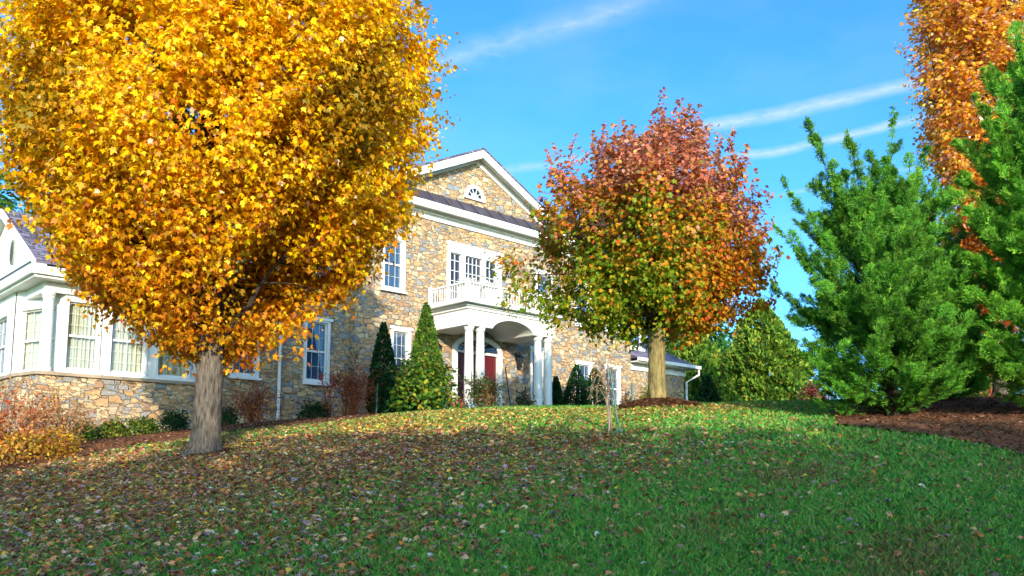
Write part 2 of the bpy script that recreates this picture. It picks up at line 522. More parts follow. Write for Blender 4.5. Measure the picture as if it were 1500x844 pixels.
def bed(poly, label, step=.09, n_chip=6000):
    """a mulch sheet of irregular relief with loose bark chips lying on it"""
    P = np.array(poly)
    x0, y0 = P.min(0); x1, y1 = P.max(0)
    xs = np.arange(x0, x1 + step, step); ys = np.arange(y0, y1 + step, step)
    X, Y = np.meshgrid(xs, ys)
    cx = (X[:-1, :-1] + X[1:, 1:]) / 2; cy = (Y[:-1, :-1] + Y[1:, 1:]) / 2
    keep = in_poly(cx, cy, poly)
    Z = gz(X, Y) + .035 + rng.normal(0, .009, X.shape)
    idx = np.argwhere(keep)
    nx = len(xs)
    used = {}
    vs = []; fs = []
    flat = np.stack([X, Y, Z], -1).reshape(-1, 3)
    def vi(k):
        if k not in used:
            used[k] = len(vs); vs.append(tuple(flat[k]))
        return used[k]
    for j, i in idx:
        a = j * nx + i
        fs.append((vi(a), vi(a + 1), vi(a + nx + 1), vi(a + nx)))
    # chips
    n = n_chip
    px = rng.uniform(x0, x1, n * 3); py = rng.uniform(y0, y1, n * 3)
    k = in_poly(px, py, poly)
    px, py = px[k][:n], py[k][:n]
    nrm = norm(np.stack([rng.normal(0, .35, px.size), rng.normal(0, .35, px.size), np.ones(px.size)], -1))
    L = leaf_polys(np.stack([px, py, gz(px, py) + .05], -1), nrm, rndir(px.size), rng.uniform(.03, .09, px.size), np.array([(-.16, -.5, 0), (.16, -.45, 0), (.12, .5, .04), (-.12, .5, .03)]))
    b = len(vs)
    vs.extend(map(tuple, L.reshape(-1, 3)))
    fs.extend([(b + 4 * q, b + 4 * q + 1, b + 4 * q + 2, b + 4 * q + 3) for q in range(px.size)])
    me = bpy.data.meshes.new('mulch_bed'); me.from_pydata(vs, [], fs); me.materials.append(M['mulch'])
    o = bpy.data.objects.new('mulch_bed', me); COL.objects.link(o)
    return tag(o, label, 'mulch bed', kind='structure')
bed(L_BED, 'long brown mulch bed with shrubs along the left front of the stone house', n_chip=9000)
bed(R_BED, 'dark mulch bed under the tall feathery cypresses', n_chip=9000)
bed(R_BED2, 'narrow mulch bed at the foot of the far stone wall', n_chip=1500)
bed(MOUND, 'reddish mulch mound round the trunk of the red and green tree', .06, 5000)
bed(RING, 'small mulch ring at the foot of the grey trunk of the yellow tree', .05, 900)

# ------------------------------------------------------------------ grass blades
def view_pts(n, y0, y1, power=1.0):
    """random ground points thinning with distance, a little wider than the photographed view"""
    u = rng.random(n)
    k = 1 - power
    Y = (y0 ** k + u * (y1 ** k - y0 ** k)) ** (1 / k) if abs(k) > 1e-6 else y0 * (y1 / y0) ** u
    X = (rng.random(n) - .5) * 2 * (Y * .8 + 2.2)
    return X, Y
def grass():
    X, Y = view_pts(400000, 4.0, 27.0, 1.55)
    k = ~in_bed(X, Y)
    hs = (np.stack([X, Y], -1) - HO) @ HU; hw = -(np.stack([X, Y], -1) - HO) @ HM
    k &= ~((hw < .3) & (hs > -13.5) & (hs < 13))
    X, Y = X[k], Y[k]; n = X.size
    far = np.clip((Y - 4) / 16, 0, 1)
    h = rng.uniform(.028, .062, n) * (1 + .25 * far)
    wd = rng.uniform(.0035, .006, n) * (1 + 2.6 * far)
    base = np.stack([X, Y, gz(X, Y) - .004], -1)
    az = rng.uniform(0, 2 * np.pi, n)
    side = np.stack([np.cos(az), np.sin(az), np.zeros(n)], -1)
    lean = np.stack([rng.normal(0, .55, n), rng.normal(0, .55, n), np.zeros(n)], -1)
    top = base + (np.array([0, 0, 1]) + lean) * h[:, None]
    mid = base + (np.array([0, 0, 1]) + lean * .35) * (h * .55)[:, None]
    V = np.stack([base - side * wd[:, None], base + side * wd[:, None], mid + side * (wd * .8)[:, None], top, mid - side * (wd * .8)[:, None]], 1)
    # turf colour drifts slowly over the lawn: lush, blue-green and straw-dry patches
    p = np.sin(X * 1.3 + 1.7 * np.sin(Y * .8)) * np.sin(Y * 1.1 + 1.3 * np.sin(X * .7)) + .6 * np.sin(X * 3.1 - Y * 2.3)
    c = pal([(92, 158, 62), (108, 170, 64), (66, 138, 62), (136, 168, 70), (168, 158, 96)], (4, 4, 2.4, 2.4, 1.3), n, jit=.16)
    dry = (p + rng.normal(0, .5, n)) > 1.15
    c[dry] = pal([(150, 132, 80), (130, 132, 66), (116, 102, 62)], (2, 2, 1), int(dry.sum()))
    o = np_mesh('grass', V, 5, M['grass'], None, c)
    tag(o, 'short mown blades of green grass over the sloping lawn', 'grass', kind='stuff')
grass()

# ------------------------------------------------------------------ fallen leaves
def fallen():
    X, Y = view_pts(390000, 3.8, 26.0, 1.0)
    def g(cx, cy, sx, sy): return np.exp(-.5 * (((X - cx) / sx) ** 2 + ((Y - cy) / sy) ** 2))
    patch = .5 + .5 * np.sin(X * 2.1 + 1.5 * np.sin(Y * 1.9)) * np.sin(Y * 2.6 + 1.2 * np.sin(X * 1.7))
    d = .012 + .016 * patch
    left = 1 / (1 + np.exp((X - (-.9 - .02 * (Y - 6))) * 1.9))
    d += (.12 + .24 * patch) * left * np.clip((Y - 3) / 4, .3, 1)
    d += 1.5 * g(YM[0] + .9, 11.2, 3.1, 1.7) + .5 * g(-2.2, 14.0, 1.8, 1.6)
    d += .55 * g(-.2, 15.8, 2.3, .9) + .35 * g(1.6, 15.2, 1.6, .6) + .30 * g(3.6, 15.6, 1.2, .9)
    d += .28 * g(-8.5, 11.8, 2.5, 1.3)
    d = np.where((Y > 17.2) & (X > -3.2) & (X < 1.8), d * .3, d)
    d *= .75
    hs = (np.stack([X, Y], -1) - HO) @ HU; hw = -(np.stack([X, Y], -1) - HO) @ HM
    ib = in_bed(X, Y)
    d = np.where(ib, d * .35 + .02, d)
    k = (rng.random(X.size) < d) & ~((hw < .4) & (hs > -13.5))
    X, Y = X[k], Y[k]; n = X.size
    size = rng.uniform(.036, .074, n) * np.where(Y > 14, .9, 1)
    nrm = norm(np.stack([rng.normal(0, .38, n), rng.normal(-.12, .38, n), np.ones(n)], -1))
    flip = rng.random(n) < .45
    pos = np.stack([X, Y, gz(X, Y) + rng.uniform(.022, .05, n)], -1)
    sh = MAPLE.copy(); sh[:, 2] *= 3.0; sh[:, 2] -= .5 * (sh[:, 1] - .4) ** 2
    V = leaf_polys(pos, nrm, rndir(n), size, sh)
    c = pal([(206, 146, 96), (226, 180, 132), (184, 114, 74), (164, 112, 102), (176, 142, 144), (236, 180, 64), (208, 118, 60), (166, 86, 60), (228, 210, 190), (140, 90, 72)],
            (5, 4, 4.4, 3, 1.8, 1.6, 2.2, 2, .6, 2), n, jit=.15)
    yel = (Y > 13.5) & (X > -3) & (rng.random(n) < .75)
    c[yel] = pal([(226, 190, 96), (214, 160, 70), (236, 206, 130), (180, 120, 56)], (3, 3, 2, 1.5), int(yel.sum()))
    o = np_mesh('fallen_leaves', V, len(MAPLE), M['fallen'], None, c)
    tag(o, 'fallen maple leaves in tan, purple grey and yellow strewn over the lawn', 'leaves', kind='stuff')
    print('fallen leaves', n)
fallen()
# ------------------------------------------------------------------ the stone house (local axes: x along the front, y into the house, z up from eye level)
house = empty('stone_house', (HO[0], HO[1], EYE), math.pi / 2 - HA,
              'two storey tan fieldstone house with white gable trim, columned portico and white sunroom', 'house')
ZB = -.6
def grid_wall(mb, p0, u, length, z0, z1, holes, depth, nrm_in):
    """vertical wall with rectangular openings and their reveals; p0 start (x,y), u unit along, nrm_in unit into the wall"""
    xs = sorted({0.0, length, *[h[0] for h in holes], *[h[1] for h in holes]})
    zs = sorted({z0, z1, *[h[2] for h in holes], *[h[3] for h in holes]})
    def P(a, z, d=0.0): return (p0[0] + u[0] * a + nrm_in[0] * d, p0[1] + u[1] * a + nrm_in[1] * d, z)
    for i in range(len(xs) - 1):
        for j in range(len(zs) - 1):
            a = (xs[i] + xs[i + 1]) / 2; z = (zs[j] + zs[j + 1]) / 2
            if any(h[0] < a < h[1] and h[2] < z < h[3] for h in holes): continue
            mb.add([P(xs[i], zs[j]), P(xs[i + 1], zs[j]), P(xs[i + 1], zs[j + 1]), P(xs[i], zs[j + 1])], [(0, 1, 2, 3)])
    for a0, a1, b0, b1 in holes:
        for (q, r) in (((a0, b0), (a1, b0)), ((a1, b0), (a1, b1)), ((a1, b1), (a0, b1)), ((a0, b1), (a0, b0))):
            mb.add([P(*q), P(*r), P(*r, depth), P(*q, depth)], [(0, 1, 2, 3)])

def window(x, y, z0, wdt, hgt, rz=0.0, cols=3, rows=4, curtain=False, lintel=False, label=None, casing=.085, sash=True):
    """double-hung sash window set in an opening; local x along, y inwards"""
    f = MB(); c = casing
    f.box(0, c, -.05, .09, 0, hgt); f.box(wdt - c, wdt, -.05, .09, 0, hgt)
    f.box(c, wdt - c, -.05, .09, hgt - c, hgt); f.box(c, wdt - c, -.05, .09, 0, c * .8)
    if lintel: f.box(-.06, wdt + .06, -.085, -.051, hgt - .03, hgt + .05)
    a0, a1, b0, b1 = c, wdt - c, c * .8, hgt - c
    st = .035
    f.box(a0, a0 + st, .03, .07, b0, b1); f.box(a1 - st, a1, .03, .07, b0, b1)
    f.box(a0 + st, a1 - st, .03, .07, b1 - st, b1); f.box(a0 + st, a1 - st, .03, .07, b0, b0 + st * 1.4)
    if sash:
        zm = (b0 + b1) / 2
        f.box(a0 + st, a1 - st, .022, .07, zm - .025, zm + .025)
    for i in range(1, cols):
        xx = a0 + (a1 - a0) * i / cols
        f.box(xx - .0036, xx + .0036, .056, .066, b0 + .05, b1 - st)
    for j in range(1, rows):
        zz = b0 + (b1 - b0) * j / rows
        if sash and abs(zz - (b0 + b1) / 2) < .04: continue
        f.box(a0 + st, a1 - st, .057, .065, zz - .0036, zz + .0036)
    w = f.build('window', M['white'], house, loc=(x, y, z0), rz=rz)
    if label: w['label'] = label
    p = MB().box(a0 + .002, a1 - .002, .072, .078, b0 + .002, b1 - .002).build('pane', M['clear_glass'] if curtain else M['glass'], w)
    MB().box(-.05, wdt + .05, -.11, -.052, -.06, .0).build('sill', M['white'], w)
    if curtain:
        m = MB(); n = 60
        pts = []
        for i in range(n + 1):
            t = i / n; xx = a0 + (a1 - a0) * t
            pts.append((xx, .13 + .02 * math.sin(t * 46) + .008 * math.sin(t * 113)))
        for i in range(n):
            m.add([(pts[i][0], pts[i][1], b0), (pts[i + 1][0], pts[i + 1][1], b0), (pts[i + 1][0], pts[i + 1][1], b1), (pts[i][0], pts[i][1], b1)], [(0, 1, 2, 3)])
        m.build('curtain', M['curtain'], w, smooth=True)
    return w

AX = .13                                   # symmetry axis of the gabled block
BL, BR = -4.45, 4.71
UPW = [(-3.57, -2.72), (2.98, 3.83)]
# --- gabled block
mb = MB()
h_block = [(a - BL, b - BL, 5.36, 7.0) for a, b in UPW] + [(-3.2 - BL, -2.47 - BL, 2.45, 4.23), (2.72 - BL, 3.45 - BL, 2.45, 4.23),
           (-1.06 - BL, 1.32 - BL, 5.12, 7.26), (-.74 - BL, 1.28 - BL, 1.7, 3.86)]
grid_wall(mb, (BL, 0), (1, 0), BR - BL, ZB, 8.6, h_block, .3, (0, 1))
mb.add([(BL, 0, 8.6), (BR, 0, 8.6), (AX, 0, 10.36)], [(0, 1, 2)])
for xx in (BL, BR): mb.add([(xx, 0, ZB), (xx, .3, ZB), (xx, .3, 8.6), (xx, 0, 8.6)], [(0, 1, 2, 3)])
mb.build('wall', M['stone'], house)
for a, b in UPW: window(a, 0, 5.36, b - a, 1.64, lintel=True)
for a, b in ((-3.2, -2.47), (2.72, 3.45)): window(a, 0, 2.45, b - a, 1.78, lintel=True)
# --- two wings of the main house
mb = MB()
LW = [(-5.92, -5.1), (-8.05, -7.24)]
holes = [(a + 9.2, b + 9.2, z0, z1) for a, b in LW for z0, z1 in ((2.42, 4.22), (5.4, 7.0))]
grid_wall(mb, (-9.2, .3), (1, 0), BL + 9.2, ZB, 8.1, holes, .25, (0, 1))
mb.add([(-9.2, .3, ZB), (-9.2, 9, ZB), (-9.2, 9, 8.1), (-9.2, .3, 8.1)], [(0, 1, 2, 3)])
mb.build('wall', M['stone'], house)
for a, b in LW:
    for z0, z1 in ((2.42, 4.22), (5.4, 7.0)): window(a, .3, z0, b - a, z1 - z0, lintel=True)
mb = MB()
RW = [(5.42, 6.36), (7.12, 8.06)]
holes = [(a - BR, b - BR, z0, z1) for a, b in RW for z0, z1 in ((2.3, 4.02), (5.4, 7.0))]
grid_wall(mb, (BR, .3), (1, 0), 8.78 - BR, ZB, 8.1, holes, .25, (0, 1))
mb.add([(8.78, .3, ZB), (8.78, 9, ZB), (8.78, 9, 8.1), (8.78, .3, 8.1)], [(0, 1, 2, 3)])
mb.add([(-9.2, 9, ZB), (8.78, 9, ZB), (8.78, 9, 8.1), (-9.2, 9, 8.1)], [(0, 1, 2, 3)])
mb.build('wall', M['stone'], house)
for a, b in RW:
    for z0, z1 in ((2.3, 4.02), (5.4, 7.0)): window(a, .3, z0, b - a, z1 - z0, lintel=True)

# --- roofs: hipped main roof and the front gable roof
ZE = 8.27
mb = MB()
x0, x1, y0, y1 = -9.6, 9.18, -.1, 9.4
yc = (y0 + y1) / 2; zr = ZE + .47 * (yc - y0)
mb.add([(x0, y0, ZE), (x1, y0, ZE), (x1, y1, ZE), (x0, y1, ZE), (x0 + 4.6, yc, zr), (x1 - 4.6, yc, zr)],
       [(0, 1, 5, 4), (1, 2, 5), (2, 3, 4, 5), (3, 0, 4), (3, 2, 1, 0)])
mb.build('roof', M['shingle'], house)
PK = 10.53; SL = .478; HW = 4.85
mb = MB()
for sgn in (-1, 1):
    t = .07
    e = AX + sgn * HW; ze = PK - SL * HW
    mb.prism([(AX, -.44, PK), (e, -.44, ze), (e, -.44, ze + t), (AX, -.44, PK + t)], (0, 5.2, 0))
mb.build('roof', M['shingle'], house, loc=(0, 0, .004))
# raking fascia, soffit and frieze of the gable
mb = MB()
for sgn in (-1, 1):
    def R(a, dz, y): return (AX + sgn * a, y, PK - SL * a + dz)
    mb.prism([R(0, 0, -.42), R(HW, 0, -.42), R(HW, -.25, -.42), R(0, -.27, -.42)], (0, .05, 0))
    mb.prism([R(0, -.07, -.37), R(HW - .02, -.07, -.37), R(HW - .02, -.11, -.37), R(0, -.11, -.37)], (0, .36, 0))
    mb.prism([R(0, -.112, -.055), R(HW - .25, -.112, -.055), R(HW - .25, -.36, -.055), R(0, -.36, -.055)], (0, .053, 0))
mb.build('rake_trim', M['white'], house)
# horizontal cornice with its soffit and frieze
def cornice(xa, xb, y, z, d=.42, name='cornice'):
    m = MB()
    m.box(xa - .02, xb + .02, y - d, y - d + .05, z - .2, z)               # fascia
    m.box(xa, xb, y - d - .03, y - d - .001, z - .06, z + .01)             # crown
    m.box(xa, xb, y - d + .051, y - .001, z - .16, z - .13)                # soffit
    m.box(xa, xb, y - .13, y - .003, z - .26, z - .162)                    # bed mould
    m.box(xa, xb, y - .05, y - .004, z - .43, z - .262)                    # frieze
    return m.build(name, M['white'], house)
cornice(BL - .1, BR + .1, 0, 8.26)
cornice(-9.55, BL - .13, .3, 8.26)
cornice(BR + .13, 9.1, .3, 8.26)
# standing-seam pent roof over the cornice
m = MB()
m.prism([(BL - .1, -.44, 8.275), (BL - .1, -.002, 8.275), (BL - .1, -.002, 8.73)], (BR - BL + .2, 0, 0))
x = BL + .05
while x < BR:
    m.prism([(x, -.445, 8.279), (x, -.004, 8.734), (x, -.004, 8.77), (x, -.445, 8.315)], (.025, 0, 0)); x += .62
m.build('pent_roof', M['metal_roof'], house)
# lunette window
def arc(cx, cz, rx, rz, y, a0=0.0, a1=math.pi, n=20):
    return [(cx + rx * math.cos(a0 + (a1 - a0) * i / n), y, cz + rz * math.sin(a0 + (a1 - a0) * i / n)) for i in range(n + 1)]
LC, LZ = .1, 8.98
fr = MB()
o_ = arc(LC, LZ, .43, .43, -.05); i_ = arc(LC, LZ, .31, .31, -.05)
for k in range(len(o_) - 1): fr.prism([o_[k], o_[k + 1], i_[k + 1], i_[k]], (0, .048, 0))
fr.box(LC - .47, LC + .47, -.07, -.002, LZ - .09, LZ - .001)
for q in (36, 72, 108, 144):
    q = math.radians(q); dx, dz = math.cos(q), math.sin(q)
    fr.prism([(LC + .02 * dz, -.03, LZ - .02 * dx + .002), (LC + .31 * dx + .01 * dz, -.03, LZ + .31 * dz - .01 * dx), (LC + .31 * dx - .01 * dz, -.03, LZ + .31 * dz + .01 * dx), (LC - .02 * dz, -.03, LZ + .02 * dx + .002)], (0, .012, 0))
i2 = arc(LC, LZ, .16, .16, -.032, n=14); i3 = arc(LC, LZ, .145, .145, -.032, n=14)
for k in range(14): fr.prism([i2[k], i2[k + 1], i3[k + 1], i3[k]], (0, .012, 0))
lun = fr.build('window', M['white'], house); lun['label'] = 'small half round fan window high in the gable'
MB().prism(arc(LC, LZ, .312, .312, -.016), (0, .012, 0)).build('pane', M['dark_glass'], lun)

# balcony window: three units under a wide crosshead
m = MB(); z0, z1 = 5.12, 7.26
m.box(-1.06, 1.32, -.06, .06, 6.98, z1); m.box(-1.12, 1.38, -.1, -.061, z1 - .1, z1 + .03); m.box(-1.1, 1.36, -.085, -.061, 6.94, 7.0)
edges = [(-1.06, -.93), (-.50, -.30), (.40, .60), (1.03, 1.32)]
for a, b in edges: m.box(a, b, -.05, .06, z0, 6.979)
for (a, b, nc) in ((-.93, -.5, 2), (-.30, .40, 4), (.60, 1.03, 2)):
    m.box(a + .001, b - .001, -.02, .05, z0, z0 + .25); m.box(a + .001, b - .001, -.02, .05, 6.92, 6.978)
    for i in range(1, nc): xx = a + (b - a) * i / nc; m.box(xx - .009, xx + .009, .0, .03, z0 + .251, 6.919)
    for j in range(1, 5): zz = z0 + .25 + 1.67 * j / 5; m.box(a + .001, b - .001, .001, .029, zz - .009, zz + .009)
bw = m.build('window', M['white'], house); bw['label'] = 'wide three part window behind the balcony railing'
for (a, b) in ((-.93, -.5), (-.30, .40), (.60, 1.03)):
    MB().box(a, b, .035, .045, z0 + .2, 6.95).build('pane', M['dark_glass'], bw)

# --- portico
PX0, PX1, PD = -1.75, 2.05, 1.8
pc = (PX0 + PX1) / 2
m = MB()
n = 24
xa, xb = -.72, 1.06
prof = [(PX0, -PD, 4.76), (PX0, -PD, 4.28), (xa, -PD, 4.28)]
prof += [(xa + (xb - xa) * t, -PD, 4.28 + .33 * math.sqrt(max(0, 1 - (2 * t - 1) ** 2)) ** 1.3) for t in np.linspace(.02, .98, n)]
prof += [(xb, -PD, 4.28), (PX1, -PD, 4.28), (PX1, -PD, 4.76)]
m.prism(prof, (0, PD - .004, 0))
m.box(PX0 - .05, PX1 + .05, -PD - .05, -.004, 4.762, 4.84)
m.box(PX0 - .1, PX1 + .1, -PD - .1, -.004, 4.842, 4.91)
m.box(PX0 - .27, PX1 + .27, -PD - .27, -.004, 4.912, 5.04)
portico = m.build('portico', M['white'], house)
for cx in (-1.53, -1.08, 1.42, 1.88):
    MB().lathe((cx, -PD + .17, 0), [(.0, 1.2), (.19, 1.2), (.19, 1.86), (.175, 1.87), (.175, 1.92), (.15, 1.95), (.142, 2.2), (.142, 2.8), (.122, 4.08), (.12, 4.14), (.145, 4.15), (.145, 4.18), (.128, 4.2), (.165, 4.235), (.165, 4.278), (0, 4.278)], 28).build('column', M['white'], portico, smooth=False)
for o in portico.children:
    for p in o.data.polygons: p.use_smooth = abs(p.normal.z) < .9
MB().box(PX0 - .2, PX1 + .2, -PD - .25, -.004, .6, 1.7).build('porch_floor', M['porch'], portico)
# balcony railing: posts, rails, and every baluster a piece of its own
def rail_piece(m, a, b, z, hw, hh):
    (ax, ay), (bx, by) = a, b
    if abs(ax - bx) > abs(ay - by): m.box(min(ax, bx), max(ax, bx), ay - hw, ay + hw, z - hh, z + hh)
    else: m.box(ax - hw, ax + hw, min(ay, by), max(ay, by), z - hh, z + hh)
E_ = .02
fl, fr_, bl, br = (PX0 - E_, -PD - E_), (PX1 + E_, -PD - E_), (PX0 - E_, -.08), (PX1 + E_, -.08)
rm = MB()
for a, b, off in ((fl, fr_, .05), (fl, bl, .05), (fr_, br, .05)):
    if abs(a[0] - b[0]) > abs(a[1] - b[1]): a2, b2 = (a[0] + off, a[1]), (b[0] - off, b[1])
    else: a2, b2 = (a[0], a[1] + off), (b[0], b[1] - off)
    rail_piece(rm, a2, b2, 5.56, .035, .025); rail_piece(rm, a2, b2, 5.10, .03, .02)
railing = rm.build('balcony_railing', M['white'], house)
for q in (fl, fr_, bl, br):
    MB().box(q[0] - .048, q[0] + .048, q[1] - .048, q[1] + .048, 5.042, 5.62).add([(q[0] - .06, q[1] - .06, 5.622), (q[0] + .06, q[1] - .06, 5.622), (q[0] + .06, q[1] + .06, 5.622), (q[0] - .06, q[1] + .06, 5.622), (q[0], q[1], 5.69)], [(3, 2, 1, 0), (0, 1, 4), (1, 2, 4), (2, 3, 4), (3, 0, 4)]).build('post', M['white'], railing)
bal = MB().box(-.011, .011, -.011, .011, 5.121, 5.534).build('baluster', M['white'], railing)
first = True
def put_bal(x, y):
    global first
    if first: bal.location = (x, y, 0); first = False; return
    c = bal.copy(); COL.objects.link(c); c.parent = railing; c.location = (x, y, 0)
for i in range(1, 32): put_bal(fl[0] + (fr_[0] - fl[0]) * i / 32, fl[1])
for i in range(1, 15): put_bal(fl[0], fl[1] + (bl[1] - fl[1]) * i / 15); put_bal(fr_[0], fr_[1] + (br[1] - fr_[1]) * i / 15)

# --- entry: arched white surround, fan transom, two red leaves
DC = .27
m = MB()
for a, b in ((-.80, -.62), (1.16, 1.34)): m.box(a, b, -.07, .1, 1.7, 3.86)
oo = arc(DC, 3.862, 1.07, .5, -.07, n=26); ii = arc(DC, 3.862, .89, .34, -.07, n=26)
for k in range(26): m.prism([oo[k], oo[k + 1], ii[k + 1], ii[k]], (0, .067, 0))
m.box(-.619, 1.159, -.03, .08, 3.76, 3.84)
for q in (30, 60, 90, 120, 150):
    q = math.radians(q); ex, ez = .88 * math.cos(q), .335 * math.sin(q)
    m.prism([(DC - .012, -.045, 3.863), (DC + .012, -.045, 3.863), (DC + ex + .012, -.045, 3.864 + ez), (DC + ex - .012, -.045, 3.864 + ez)], (0, .012, 0))
sur = m.build('door_surround', M['white'], house)
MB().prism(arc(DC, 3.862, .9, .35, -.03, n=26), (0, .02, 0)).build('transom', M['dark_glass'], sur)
for k, (a, b) in enumerate(((-.615, .262), (.278, 1.155))):
    m = MB(); m.box(a, b, .05, .1, 1.7, 3.758)
    for (p0, p1, q0, q1) in ((.14, .86, .06, .36), (.14, .86, .42, .62), (.14, .86, .68, .95)):
        xa, xb = a + (b - a) * p0, a + (b - a) * p1; za, zb = 1.7 + 2.05 * q0, 1.7 + 2.05 * q1
        m.box(xa, xb, .038, .0495, za, za + .03); m.box(xa, xb, .038, .0495, zb - .03, zb); m.box(xa, xa + .03, .038, .0495, za + .031, zb - .031); m.box(xb - .03, xb, .038, .0495, za + .031, zb - .031)
        m.box(xa + .06, xb - .06, .04, .0495, za + .06, zb - .06)
    d = m.build('front_door', M['red_door'], house)
    hx = b - .06 if k == 0 else a + .06
    MB().tube([(hx, .0, 2.66), (hx, .0, 2.86)], .012).box(hx - .02, hx + .02, .0, .049, 2.64, 2.66).box(hx - .02, hx + .02, .0, .049, 2.86, 2.88).build('handle', M['black_metal'], d)
# --- wall lanterns either side of the door
for cx in (-1.5, 2.05):
    m = MB()
    m.box(cx - .05, cx + .05, -.03, -.003, 3.72, 3.98)
    m.tube([(cx, -.03, 3.92), (cx, -.1, 4.0), (cx, -.17, 3.98), (cx, -.18, 3.93)], .012)
    for dx in (-.075, .075):
        for dy in (-.255, -.105): m.tube([(cx + dx * .75, dy * .5 - .09, 3.5), (cx + dx, dy, 3.8)], .009, 5)
    m.add([(cx - .1, -.28, 3.8), (cx + .1, -.28, 3.8), (cx + .1, -.08, 3.8), (cx - .1, -.08, 3.8), (cx, -.18, 3.93)], [(3, 2, 1, 0), (0, 1, 4), (1, 2, 4), (2, 3, 4), (3, 0, 4)])
    m.box(cx - .06, cx + .06, -.23, -.12, 3.46, 3.5)
    la = m.build('lantern', M['black_metal'], house); la['label'] = 'black wall lantern under the portico'
    MB().add([(cx - .05, -.225, 3.505), (cx + .05, -.225, 3.505), (cx + .05, -.125, 3.505), (cx - .05, -.125, 3.505), (cx - .07, -.25, 3.795), (cx + .07, -.25, 3.795), (cx + .07, -.11, 3.795), (cx - .07, -.11, 3.795)],
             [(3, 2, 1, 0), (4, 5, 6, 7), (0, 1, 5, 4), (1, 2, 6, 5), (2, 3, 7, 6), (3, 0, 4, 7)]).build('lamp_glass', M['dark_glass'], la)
# --- downspouts
def downspout(pts, r=.045):
    m = MB().tube(pts, r, 10)
    return m.build('downspout', M['white'], house)
downspout([(-6.67, -.05, 7.98), (-6.67, .1, 7.8), (-6.67, .22, 7.6), (-6.67, .22, .7), (-6.67, .1, .62)])

# --- garage wing at the far end
GX0, GX1, GY = 8.78, 12.62, .42
m = MB()
grid_wall(m, (GX0, GY), (1, 0), GX1 - GX0, ZB, 4.3, [], .2, (0, 1))
m.add([(GX1, GY, ZB), (GX1, 7.6, ZB), (GX1, 7.6, 4.3), (GX1, GY, 4.3)], [(0, 1, 2, 3)])
m.build('wall', M['stone'], house)
m = MB(); ex0, ex1, ey0, ey1, ez = GX0, GX1 + .45, GY - .45, 8.0, 4.46
hy = (ey0 + ey1) / 2; zz = ez + .62 * (hy - ey0)
m.add([(ex0, ey0, ez), (ex1, ey0, ez), (ex1, ey1, ez), (ex0, ey1, ez), (ex0, hy, zz), (ex1 - 3.2, hy, zz)], [(0, 1, 5, 4), (1, 2, 5), (2, 3, 4, 5), (3, 0, 4), (3, 2, 1, 0)])
m.build('roof', M['shingle'], house)
m = MB()
m.box(ex0, ex1 + .02, ey0 - .1, ey0 - .002, 4.34, 4.47); m.box(ex1 + .003, ex1 + .1, ey0 - .1, ey1, 4.339, 4.469)
m.box(ex0, GX1 + .02, ey0, GY - .003, 4.3, 4.34); m.box(ex0, GX1, GY - .06, GY - .004, 4.02, 4.298); m.box(GX1 + .003, GX1 + .06, GY - .06, 7.5, 4.02, 4.298)
m.build('gutter', M['white'], house)
downspout([(ex1 + .02, ey0 - .02, 4.34), (ex1 + .02, ey0 - .02, 4.1), (GX1 + .12, GY - .06, 3.78), (GX1 + .12, GY - .06, .8)], .05)
# dormer on the garage roof
m = MB(); dx0, dx1, dy = 9.1, 10.15, GY + .35
m.box(dx0, dx1, dy, dy + 2.4, 4.86, 6.1)
m.prism([(dx0 - .12, dy - .12, 6.1), (dx1 + .12, dy - .12, 6.1), ((dx0 + dx1) / 2, dy - .12, 6.62)], (0, 2.6, 0))
m.box(dx0 - .1, dx1 + .1, dy - .1, dy - .003, 4.9, 5.02)
m.box(dx0 + .1, dx0 + .2, dy - .04, dy - .003, 5.1, 6.0); m.box(dx1 - .2, dx1 - .1, dy - .04, dy - .003, 5.1, 6.0)
m.box((dx0 + dx1) / 2 - .02, (dx0 + dx1) / 2 + .02, dy - .03, dy - .018, 5.1, 6.0); m.box(dx0 + .2, dx1 - .2, dy - .031, dy - .019, 5.52, 5.56)
do = m.build('dormer', M['white'], house)
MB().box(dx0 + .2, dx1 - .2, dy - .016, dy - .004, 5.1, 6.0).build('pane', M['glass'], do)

# --- sunroom
SX = -12.25; SW = .5
cB = (-12.80, 1.15)
stone_plan = [(-9.203, .3), (-9.203, -.62), (-12.74, -.62), (-12.95, .3), (-13.0, 5.1), (-9.203, 5.1)]
m = MB(); m.prism([(x, y, ZB) for x, y in stone_plan], (0, 0, 2.02 - ZB)); m.build('wall', M['stone'], house)
led = [(-9.206, .3), (-9.206, -.68), (-12.79, -.68), (-13.0, .3), (-13.05, 5.1), (-9.206, 5.1)]
MB().prism([(x, y, 2.022) for x, y in led], (0, 0, .07)).build('sill_ledge', M['ledge'], house)
m = MB()
z0, z1 = 2.094, 4.1
FW = [(-12.23, -11.50), (-11.31, -10.46), (-10.25, -9.44)]
grid_wall(m, (SX, -SW), (1, 0), -9.22 - SX, z0, z1, [(a - SX, b - SX, 2.15, 3.72) for a, b in FW], .18, (0, 1))
m.add([(-9.22, -SW, z0), (-9.22, .3, z0), (-9.22, .3, z1), (-9.22, -SW, z1)], [(0, 1, 2, 3)])
vC, vB = Vector((SX, -SW, 0)), Vector((cB[0], cB[1], 0))
L = (vC - vB).length; uu = (vC - vB) / L; ni = (-uu.y, uu.x) if -uu.y > 0 else (uu.y, -uu.x)
cw = (.22, L - .2)
grid_wall(m, (vB.x, vB.y), (uu.x, uu.y), L, z0, z1, [(cw[0], cw[1], 2.15, 3.62)], .18, ni)
grid_wall(m, (-12.82, 5.1), (0.0, -1.0), 5.1 - cB[1], z0, z1, [(.5, 1.55, 2.15, 3.62), (2.35, 3.6, 2.15, 3.62)], .18, (1, 0))
